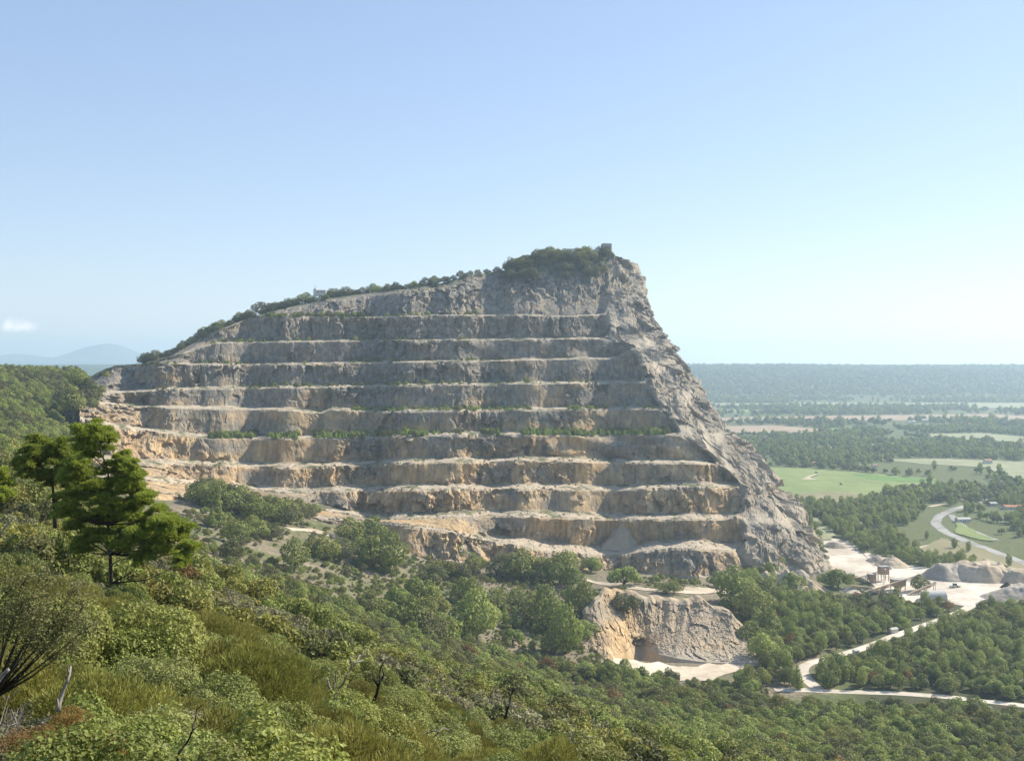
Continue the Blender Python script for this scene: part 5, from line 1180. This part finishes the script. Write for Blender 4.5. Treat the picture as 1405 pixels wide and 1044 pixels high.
def rock_proto(seed):
    r_ = np.random.default_rng(seed); import bmesh
    bm = bmesh.new(); bmesh.ops.create_icosphere(bm, subdivisions=2, radius=1.0); V = np.array([v.co[:] for v in bm.verts]); Fq = np.array([[v.index for v in f.verts] for f in bm.faces]); bm.free()
    f, _ = facets(V[:, 0]*1.2+seed*5, V[:, 1]*1.2, V[:, 2]*1.2, seed, 1.5); V = V*(1+0.45*f)[:, None]*np.array([1, .8, .65])
    o = mesh_np('boulder', V, Fq, M['rock'], attrs={'zone': np.tile([0.35, 0.35, 0.0], (len(V), 1))}, link=False); MESH['rock%d' % seed] = {'all': o.data}
for i in range(3): rock_proto(i)
pts = []; ss = []
for nm, n_, x0, x1, s0 in (('A', 260, 380, 830, 0.9), ('B', 200, 320, 830, 0.9), ('C', 260, 210, 850, .9), ('D', 200, 200, 870, .9), ('E', 200, 200, 890, .9), ('F', 160, 220, 900, .9), ('G', 260, 250, 950, 1.0), ('H', 350, 400, 1000, 1.0), ('I', 700, 400, 1000, 1.1), ('J', 900, 450, 1000, 1.1)):
    P, Q = berm(nm); PX = CX+F*P[:, 0]/P[:, 1]; px = r.uniform(x0, x1, n_); i = np.clip(np.searchsorted(PX, px), 0, 859); t = 1-r.random(n_)[:, None]**2; w = P[i]*(1-t)+Q[i]*t; pts.append(w); ss.append(s0*(.3+.9*r.random(n_)**3))
x, y, z, px, py = scatter(r, 450, 1060, 690, 930, 4.5); m = (fbm(x/25, y/25, None, 3, 85)+r.normal(size=len(x))*.2 > .22); pts.append(np.stack([x, y, z], -1)[m]); ss.append(.25+.8*r.random(m.sum())**3)
# fallen stones on the excavation talus
stuff('rubble', np.concatenate(pts), np.concatenate(ss), ['rock0', 'rock1', 'rock2'], 'fallen stones strewn on the benches and slopes')

# ------------------------------------------------------------------ buildings
M['wall_white'] = plain_mat('wall_white', (0.66, 0.62, 0.55), .9, .08, .4); M['wall_grey'] = plain_mat('wall_grey', (0.36, 0.34, 0.30), .9, .15, .5); M['tile'] = plain_mat('roof_tile', (0.42, 0.19, 0.11), .9, .2, .8)
M['sheet_roof'] = plain_mat('sheet_roof', (0.46, 0.45, 0.42), .5, .08, .5); M['dark'] = plain_mat('dark_opening', (0.03, 0.03, 0.035), .6, .1); M['rust'] = plain_mat('rusty_steel', (0.36, 0.26, 0.17), .8, .25, .6); M['ochre_steel'] = plain_mat('ochre_steel', (0.42, 0.33, 0.15), .7, .15, .5)
M['steel'] = plain_mat('grey_steel', (0.38, 0.37, 0.35), .6, .1); M['rubber'] = plain_mat('rubber', (0.03, 0.03, 0.03), .8, .1); M['glass'] = plain_mat('vehicle_glass', (0.03, 0.04, 0.05), .15, .05)
def house(px, py, w, l, h, rot, wall, roof, label, group=None, name='village_house', cat='house', pitch=.35, wins=True, p=None):
    if p is None: p = on_plain(px, py)
    e = empty(name, p, rot); tag(e, label, cat, group); mb = MB(); mb.box((0, 0, h/2-0.3), (w, l, h+0.6)); 
    g = l/2*pitch
    for s in (-1, 1): mb.add([(s*w/2, -l/2, h-.01), (s*w/2, l/2, h-.01), (s*w/2, 0, h+g)], [(0, 1, 2)])
    mb.build('wall', M[wall], e)
    rb = MB(); o_ = .45; t = .22
    for s in (-1, 1):
        A = [(-w/2-o_, s*(l/2+o_), h-o_*pitch), (w/2+o_, s*(l/2+o_), h-o_*pitch), (-w/2-o_, 0, h+g), (w/2+o_, 0, h+g)]
        V = [(a[0], a[1], a[2]+.03) for a in A]+[(a[0], a[1], a[2]+t) for a in A]; rb.add(V, [(0, 1, 3, 2), (4, 6, 7, 5), (0, 4, 5, 1), (2, 3, 7, 6), (0, 2, 6, 4), (1, 5, 7, 3)])
    rb.build('roof', M[roof], e)
    if wins:
        for k in (-.28, .1, .32):
            wb = MB(); wb.box((k*w, -l/2-.02, h*.55), (1.1, .08, 1.3)); wb.build('window', M['dark'], e)
        db = MB(); db.box((-.08*w, -l/2-.02, 1.0), (1.1, .08, 2.1)); db.build('door', M['dark'], e)
    return e
rv = random.Random(9)
V1 = 'pale house with red roof in the village behind the ploughed field'; V2 = 'pale house with red roof in the right-hand part of the village'
for k in range(12): house(1064+k*4.6+rv.uniform(-1.5, 1.5), 579.5+rv.uniform(-2.5, 3), 15, 10, 6, rv.uniform(-.6, .6), 'wall_white', 'tile', V1, 'village houses left')
for k in range(9): house(1124+k*6+rv.uniform(-2, 2), 577.5+rv.uniform(-2, 3), 15, 10, 6, rv.uniform(-.6, .6), 'wall_white', 'tile', V2, 'village houses centre')
for k in range(9): house(1300+k*9+rv.uniform(-3, 3), 581+rv.uniform(-3, 3), 16, 10, 6, rv.uniform(-.6, .6), 'wall_white', 'tile', 'pale farmhouse scattered far right on the plain', 'farmhouses far right')
house(1275, 578.5, 85, 18, 6, .05, 'wall_white', 'sheet_roof', 'long white shed right of the village', name='farm_shed', cat='shed', wins=False); house(1250, 580, 30, 14, 5, .3, 'wall_white', 'sheet_roof', 'shorter white shed left of the long one', name='farm_shed', cat='shed', wins=False)
house(1080, 613, 16, 9, 5, .3, 'wall_white', 'tile', 'small white farmhouse among the trees in front of the ploughed field'); house(1063, 622.5, 20, 9, 4.5, -.2, 'wall_white', 'tile', 'red-roofed farm by the right flank of the hill'); house(1121, 598.5, 16, 9, 5, .1, 'wall_white', 'tile', 'farmhouse at the right corner of the ploughed field')
house(1355, 636, 14, 11, 7, .2, 'wall_white', 'tile', 'white two-storey house among trees behind the pale olive field'); house(1378, 616, 13, 9, 5, .2, 'wall_white', 'tile', 'little white house at far right between tree belts'); house(1200, 641, 9, 7, 4, .2, 'wall_white', 'tile', 'white cabin behind the large meadow'); house(1117, 637, 8, 6, 4, .2, 'wall_white', 'tile', 'tiny white hut on the left behind the large meadow')
house(1173, 723, 16, 7, 4, .1, 'wall_grey', 'sheet_roof', 'open hay barn with a white roof hidden in the poplars', name='hay_barn', cat='barn', wins=False)
house(1393, 698, 34, 12, 3.5, .15, 'wall_white', 'tile', 'long low building with a red tiled roof at the right edge'); house(1321, 716, 16, 9, 4, .1, 'wall_white', 'sheet_roof', 'pale bungalow beside the bend of the main road'); house(1362, 694, 9, 7, 4, .1, 'wall_white', 'sheet_roof', 'small white building behind the side road')
house(1403, 941, 9, 6, 3, .1, 'wall_white', 'sheet_roof', 'white shed cut by the right edge by the lower road', name='road_shed', cat='shed', wins=False); house(1225, 868, 6, 4, 3, .4, 'wall_white', 'sheet_roof', 'tiny white hut beside the climbing road', name='road_hut', cat='hut', wins=False); house(1174, 898, 3, 3, 3, .4, 'wall_white', 'sheet_roof', 'white kiosk half hidden in the wood', name='road_hut', cat='hut', wins=False)
# church tower in the village
p = on_plain(1186, 588); e = empty('church_tower', p); tag(e, 'dark square church tower rising over the village', 'tower'); mb = MB(); mb.box((0, 0, 9), (7, 7, 20)); mb.box((0, 0, 19.3), (7.8, 7.8, .6)); mb.build('wall', M['wall_grey'], e)
mb = MB(); mb.add([(-3.9, -3.9, 19.6), (3.9, -3.9, 19.6), (3.9, 3.9, 19.6), (-3.9, 3.9, 19.6), (0, 0, 25)], [(0, 1, 4), (1, 2, 4), (2, 3, 4), (3, 0, 4), (0, 3, 2, 1)]); mb.build('roof', M['tile'], e)
for s in (-1, 1): wb = MB(); wb.box((s*1.5, -3.55, 16), (1.2, .1, 2.6)); wb.build('window', M['dark'], e)
# ruin on the summit
def ridge_pt(px, back): i = int(np.clip(np.searchsorted(TPX, px), 0, 859)); q = TR[i].copy(); y = q[1]+back; return np.array([q[0]*y/q[1], y, q[2]])
p = ridge_pt(832, 3); p[2] += 2.2; e = empty('summit_ruin', p, .35); tag(e, 'square roofless concrete ruin on the edge of the summit', 'ruin')
mb = MB(); mb.box((0, -4, 4), (11, .5, 12)); mb.box((0, 4, 4), (11, .5, 12)); mb.box((-5.25, 0, 4), (.5, 7.5, 12)); mb.box((5.25, 0, 3.6), (.5, 7.5, 11.2)); mb.build('wall', M['wall_grey'], e)
mb = MB(); mb.box((2.4, -4.26, 5.2), (1.5, .06, 1.8)); mb.build('window', M['dark'], e); mb = MB(); mb.box((-2.6, -4.26, 5.2), (1.5, .06, 1.8)); mb.build('window', M['dark'], e)
p = ridge_pt(438, 0); p[2] += 6.5; e = empty('ridge_house', p, .1); tag(e, 'small white house with an antenna mast on the wooded left ridge', 'house')
mb = MB(); mb.box((0, 0, 1.5), (15, 7, 7)); mb.box((-5.5, 0, 6), (3.5, 4, 3)); mb.build('wall', M['wall_white'], e); mb = MB(); mb.box((0, 0, 5.15), (15.8, 7.8, .3)); mb.build('roof', M['wall_white'], e)
mb = MB(); mb.tube([(-5.5, 0, 7), (-5.5, 0, 12)], .18, 6); mb.bar((-6.6, 0, 10.4), (-4.4, 0, 10.4), .2); mb.build('antenna', M['wall_grey'], e)
for k in (-2, 2, 5): mb = MB(); mb.box((k, -3.52, 2.8), (1.3, .08, 1.6)); mb.build('window', M['dark'], e)

# ------------------------------------------------------------------ gravel works
def conveyor(a, za, b, zb, w, label, mat='rust', name='conveyor'):
    """inclined lattice belt conveyor between two photo points at given heights above the yard"""
    def at(q, zz):
        z = PLAIN+zz; d = -z*F/(q[1]-HY); return np.array([(q[0]-CX)/F*d, d, z])
    A, B = at(a, za), at(b, zb); e = empty(name, (A[0], A[1], PLAIN)); tag(e, label, 'conveyor'); o = np.array([A[0], A[1], PLAIN]); A = A-o; B = B-o
    u = B-A; L = np.linalg.norm(u); u /= L; s = np.cross(u, (0, 0, 1)); s /= np.linalg.norm(s); v = np.cross(s, u); mb = MB()
    for i in (-1, 1):
        for j in (0, -1): mb.bar(A+s*i*w/2+v*j*w*.9, B+s*i*w/2+v*j*w*.9, .28)
        n_ = max(3, int(L/2.4))
        for k in range(n_):
            p = A+u*L*k/n_; q = A+u*L*(k+1)/n_; mb.bar(p+s*i*w/2, q+s*i*w/2-v*w*.9, .16); mb.bar(p+s*i*w/2, p+s*i*w/2-v*w*.9, .16)
    mb.build('frame', M[mat], e); bb = MB(); bb.bar(A+v*.25, B+v*.25, w*.85, .2); bb.build('belt', M['gravel_tan'], e)
    for t in (.35, .65, .97):
        p = A+u*L*t
        if p[2] < 1.5: continue
        lg = MB()
        for i in (-1, 1): lg.bar(p+s*i*w/2-v*.5, np.array([p[0], p[1], -.3])+s*i*(w/2+.6), .3)
        lg.bar(p*.5+np.array([p[0]*.5, p[1]*.5, 0])-s*w*.6, p*.5+np.array([p[0]*.5, p[1]*.5, 0])+s*w*.6, .22); lg.build('leg', M[mat], e)
    dr = MB(); dr.tube([B-s*w*.6, B+s*w*.6], .6, 10); dr.build('drum', M['steel'], e); return e
conveyor((1146, 784), 4, (1186, 795), 1.5, 2.2, 'rusty conveyor at the left end of the crushing plant'); conveyor((1174, 794), 1, (1214, 781), 13, 1.9, 'conveyor rising to the screening tower from the left')
conveyor((1186, 812), 1, (1260, 789), 13, 2.0, 'longest conveyor, running right over the sand pile'); conveyor((1246, 815), 1, (1283, 799), 9, 1.8, 'conveyor ending beside the white shed')
conveyor((1196, 808), 8, (1218, 802), 2, 1.7, 'short conveyor between the screening tower and the hopper'); conveyor((1166, 803), 6, (1200, 806), 3, 1.8, 'low conveyor crossing the front of the plant'); conveyor((1088, 792), 9, (1117, 816), 1, 1.6, 'rusty conveyor sloping down beside the scree cones')
conveyor((1018, 783), 0, (1066, 762), 17, 1.7, 'slim conveyor climbing against the foot of the cliff')
def works(px, py, w, l, h, mat, label, name, hopper=False, rot=.2, cat='plant building'):
    p = on_plain(px, py); e = empty(name, p, rot); tag(e, label, cat)
    for i in (-1, 1):
        for j in (-1, 1): lg = MB(); lg.box((i*w*.44, j*l*.44, h*.25), (.5, .5, h*.5+.4)); lg.build('leg', M['rust'], e)
    mb = MB(); mb.box((0, 0, h*.72), (w, l, h*.5)); 
    for k in range(int(w/1.6)): mb.box((-w/2+.8+k*1.6, -l/2-.07, h*.72), (.25, .14, h*.5))
    mb.build('body', M[mat], e)
    if hopper: mb = MB(); V = [(x_*a, y_*a2, z_) for z_, a, a2 in ((h*.46, w*.48, l*.48), (h*.15, w*.15, l*.15)) for x_ in (-1, 1) for y_ in (-1, 1)]; mb.add(V, [(0, 2, 3, 1), (4, 5, 7, 6), (0, 1, 5, 4), (2, 6, 7, 3), (0, 4, 6, 2), (1, 3, 7, 5)]); mb.build('hopper', M[mat], e)
    rb = MB(); rb.box((0, 0, h+.1), (w+.6, l+.6, .3)); rb.build('roof', M['steel'], e)
    rl = MB()
    for i in (-1, 1): rl.bar((-w/2, i*l/2, h*1.0+1.2), (w/2, i*l/2, h+1.2), .12); rl.bar((i*w/2, -l/2, h+1.2), (i*w/2, l/2, h+1.2), .12); [rl.bar((i*w/2, q*l/2, h+.2), (i*w/2, q*l/2, h+1.2), .12) for q in (-1, 1)]
    rl.build('railing', M['rust'], e); return e
works(1232, 809, 11, 7, 9, 'ochre_steel', 'ochre steel silo block in the middle of the plant', 'storage_silo', True); works(1212, 797, 8, 6, 13, 'rust', 'rusty screening tower, highest part of the plant', 'screening_tower'); works(1196, 800, 6, 5, 8, 'rust', 'low crusher housing left of the screening tower', 'crusher_housing', True)
works(1164, 798, 9, 5, 7, 'rust', 'rusty crusher housing at the left end of the plant', 'crusher_housing', True); works(1200, 815, 8, 4, 3.4, 'steel', 'grey control cabin at the front of the plant', 'control_cabin', cat='cabin'); works(1222, 818, 10, 3.5, 3.2, 'wall_white', 'pale container before the silo block', 'container', cat='container'); works(1176, 820, 7, 3, 3, 'wall_white', 'pale container among trees left of the plant front', 'container', cat='container')
# white barrel-roofed shed
p = on_plain(1282, 822); e = empty('arched_shed', p, .1); tag(e, 'whitish arched shed with rounded roof by the yard exit', 'shed'); mb = MB(); n_ = 14; W_, L_, H_ = 17, 11, 7
V = [(x_, math.cos(math.pi*k/n_)*L_/2, math.sin(math.pi*k/n_)*H_) for x_ in (-W_/2, W_/2) for k in range(n_+1)]; mb.add(V, [(k, k+1, n_+2+k, n_+1+k) for k in range(n_)]); mb.add([V[k] for k in range(n_+1)]+[(-W_/2, 0, 0)], [(k+1, k, n_+1) for k in range(n_)]); mb.add([V[n_+1+k] for k in range(n_+1)]+[(W_/2, 0, 0)], [(k, k+1, n_+1) for k in range(n_)]); mb.build('roof', M['sheet_roof'], e)
db = MB(); db.box((0, -L_/2+.05, 1.2), (3.4, .3, 3)); db.build('door', M['dark'], e)
def vehicle(px, py, name, label, cat, body, rot, L=4.5, W=1.8, H_=1.45, kind='car', d=None):
    p = on_plain(px, py); p[2] += .15; e = empty(name, p, rot); tag(e, label, cat); mb = MB()
    bm_ = plain_mat(name+'_paint', body, .35, .04)
    if kind == 'car':
        prof = [(-L/2, .35), (-L/2, .85), (-L*.44, .95), (L*.2, .98), (L*.46, .85), (L/2, .6), (L/2, .35)]
        top = [(-L*.42, .93), (-L*.30, H_), (L*.06, H_), (L*.22, .93)]
    else:
        prof = [(-L/2, .6), (-L/2, 1.9), (L*.1, 1.9), (L*.16, 1.3), (L*.5, 1.2), (L/2, .6)]; top = [(-L*.05, 1.85), (-L*.03, H_), (L*.24, H_), (L*.27, 1.3)]
    for P_, w_, nm, mt in ((prof, W, 'body', bm_), (top, W*.86, 'windows', M['glass'])):
        k = len(P_); m2 = MB(); m2.V = []; V = [(x_, s*w_/2, z_) for s in (-1, 1) for x_, z_ in P_]; c0 = np.mean(P_, axis=0); V += [(c0[0], -w_/2, c0[1]), (c0[0], w_/2, c0[1])]
        Fc = [(i, (i+1) % k, k+(i+1) % k, k+i) for i in range(k)]+[(2*k, (i+1) % k, i) for i in range(k)]+[(2*k+1, k+i, k+(i+1) % k) for i in range(k)]; m2.add(V, Fc); m2.build(nm, mt, e)
    rf = MB(); x0, x1 = top[1][0], top[2][0]; rf.box(((x0+x1)/2, 0, H_+.03), (x1-x0, W*.84, .07)); rf.build('roof', bm_, e)
    rw = .33 if kind == 'car' else .8
    for i in (-.31, .31):
        for j in (-1, 1): wb = MB(); wb.tube([(i*L, j*(W/2-.12), rw), (i*L, j*(W/2+.06), rw)], rw, 14); wb.build('wheel', M['rubber'], e)
    if kind == 'loader':
        bk = MB(); bk.bar((L*.3, -.7, 1.2), (L*.62, -.7, .7), .25); bk.bar((L*.3, .7, 1.2), (L*.62, .7, .7), .25); bk.box((L*.68, 0, .7), (.9, W*1.15, 1.0)); bk.build('bucket', M['steel'], e)
    return e
vehicle(1309, 806, 'wheel_loader', 'white and green wheel loader working by the great gravel heap', 'loader', (.55, .6, .52), .4, 8, 2.8, 3.6, 'loader'); vehicle(1178, 812, 'dump_truck', 'pale truck parked in front of the plant among trees', 'truck', (.55, .55, .5), .9, 8, 2.6, 3.2, 'loader')
vehicle(1356, 973, 'parked_car', 'silver car parked on the dirt shoulder left of the others', 'car', (.5, .52, .55), 2.6, 4.6); vehicle(1380, 975, 'parked_car', 'dark red car parked on the dirt shoulder', 'car', (.16, .04, .04), .3, 4.3); vehicle(1394, 977, 'parked_car', 'black car parked rightmost on the dirt shoulder', 'car', (.03, .03, .035), .1, 4.3); vehicle(1376, 985, 'parked_van', 'white van parked in front of the dark red car', 'van', (.75, .75, .73), 2.7, 5, 1.9, 2.0); vehicle(1359, 981, 'parked_van', 'white van half under the trees below the silver car', 'van', (.75, .75, .73), 2.7, 5, 1.9, 2.0)
vehicle(1340, 784, 'parked_car', 'small white car behind the tan heap', 'car', (.7, .7, .7), .2)
# bale in the meadow
p = on_plain(1154, 665); mb = MB(); mb.tube([(-1.8, 0, 1.6), (1.8, 0, 1.6)], 1.9, 16); o = mb.build('hay_stack', M['f_straw'], smooth=True); o.location = p; tag(o, 'small yellow hay stack in the middle of the large meadow', 'hay')
p = on_plain(1120, 649); mb = MB(); mb.tube([(-1.8, 0, 1.6), (1.8, 0, 1.6)], 1.9, 16); o = mb.build('hay_stack', M['f_straw'], smooth=True); o.location = p; tag(o, 'hay stack at the tip of the yellow swathes', 'hay')
# ------------------------------------------------------------------ blue mountains on the horizon
def mountains():
    D = 19800; prof = [(-500, 505), (-300, 494), (-120, 490), (-40, 486), (0, 488), (22, 486), (45, 487.5), (70, 491), (85, 491), (100, 483), (118, 476), (135, 472.5), (150, 472), (168, 475), (185, 482), (205, 489), (240, 494), (300, 499), (420, 505)]
    px = np.arange(-500, 421, 4.0); h = (HY-np.interp(px, [a for a, b in prof], [b for a, b in prof]))*D/F; h = h+fbm(px/25, px*0, None, 4, 3)*14
    rows = []
    for k in np.linspace(-1, 1, 25):
        w = (1-abs(k))**1.15; y = D+k*1500; x = (px-CX)/F*D+k*150
        z = 20+(h-20)*w+fbm(x/400, x*0+k*3, None, 4, 4)*40*w*(1-w)*4*.4; rows.append(np.stack([x, np.full_like(x, y), np.where(z < 24, z-60, z)], -1))
    m, t, b = new_mat('far_mountain'); n1 = noise(t, 0.002, 5, .6); c = ramp(t, n1, [(.3, (.10, .12, .08)), (.7, (.22, .22, .17))]); t.links.new(c, b.inputs['Base Color'])
    o = mesh_np('mountains', np.array(rows).reshape(-1, 3), grid_faces(25, len(px)), m, smooth=True); tag(o, 'pale blue mountain range on the left horizon', kind='structure')
mountains()
#@@HAZE
# ------------------------------------------------------------------ haze
def build_haze():
    m = bpy.data.materials.new('haze'); m.use_nodes = True; t = m.node_tree; t.nodes.clear()
    out = t.nodes.new('ShaderNodeOutputMaterial'); v = t.nodes.new('ShaderNodeVolumePrincipled')
    v.inputs['Color'].default_value = (0.62, 0.82, 1.0, 1); v.inputs['Density'].default_value = 0.000085; v.inputs['Anisotropy'].default_value = 0.35
    t.links.new(v.outputs[0], out.inputs['Volume'])
    mb = MB(); mb.box((0, 10300, 104), (26000, 24600, 592)); o = mb.build('haze', m); tag(o, kind='stuff')
build_haze()
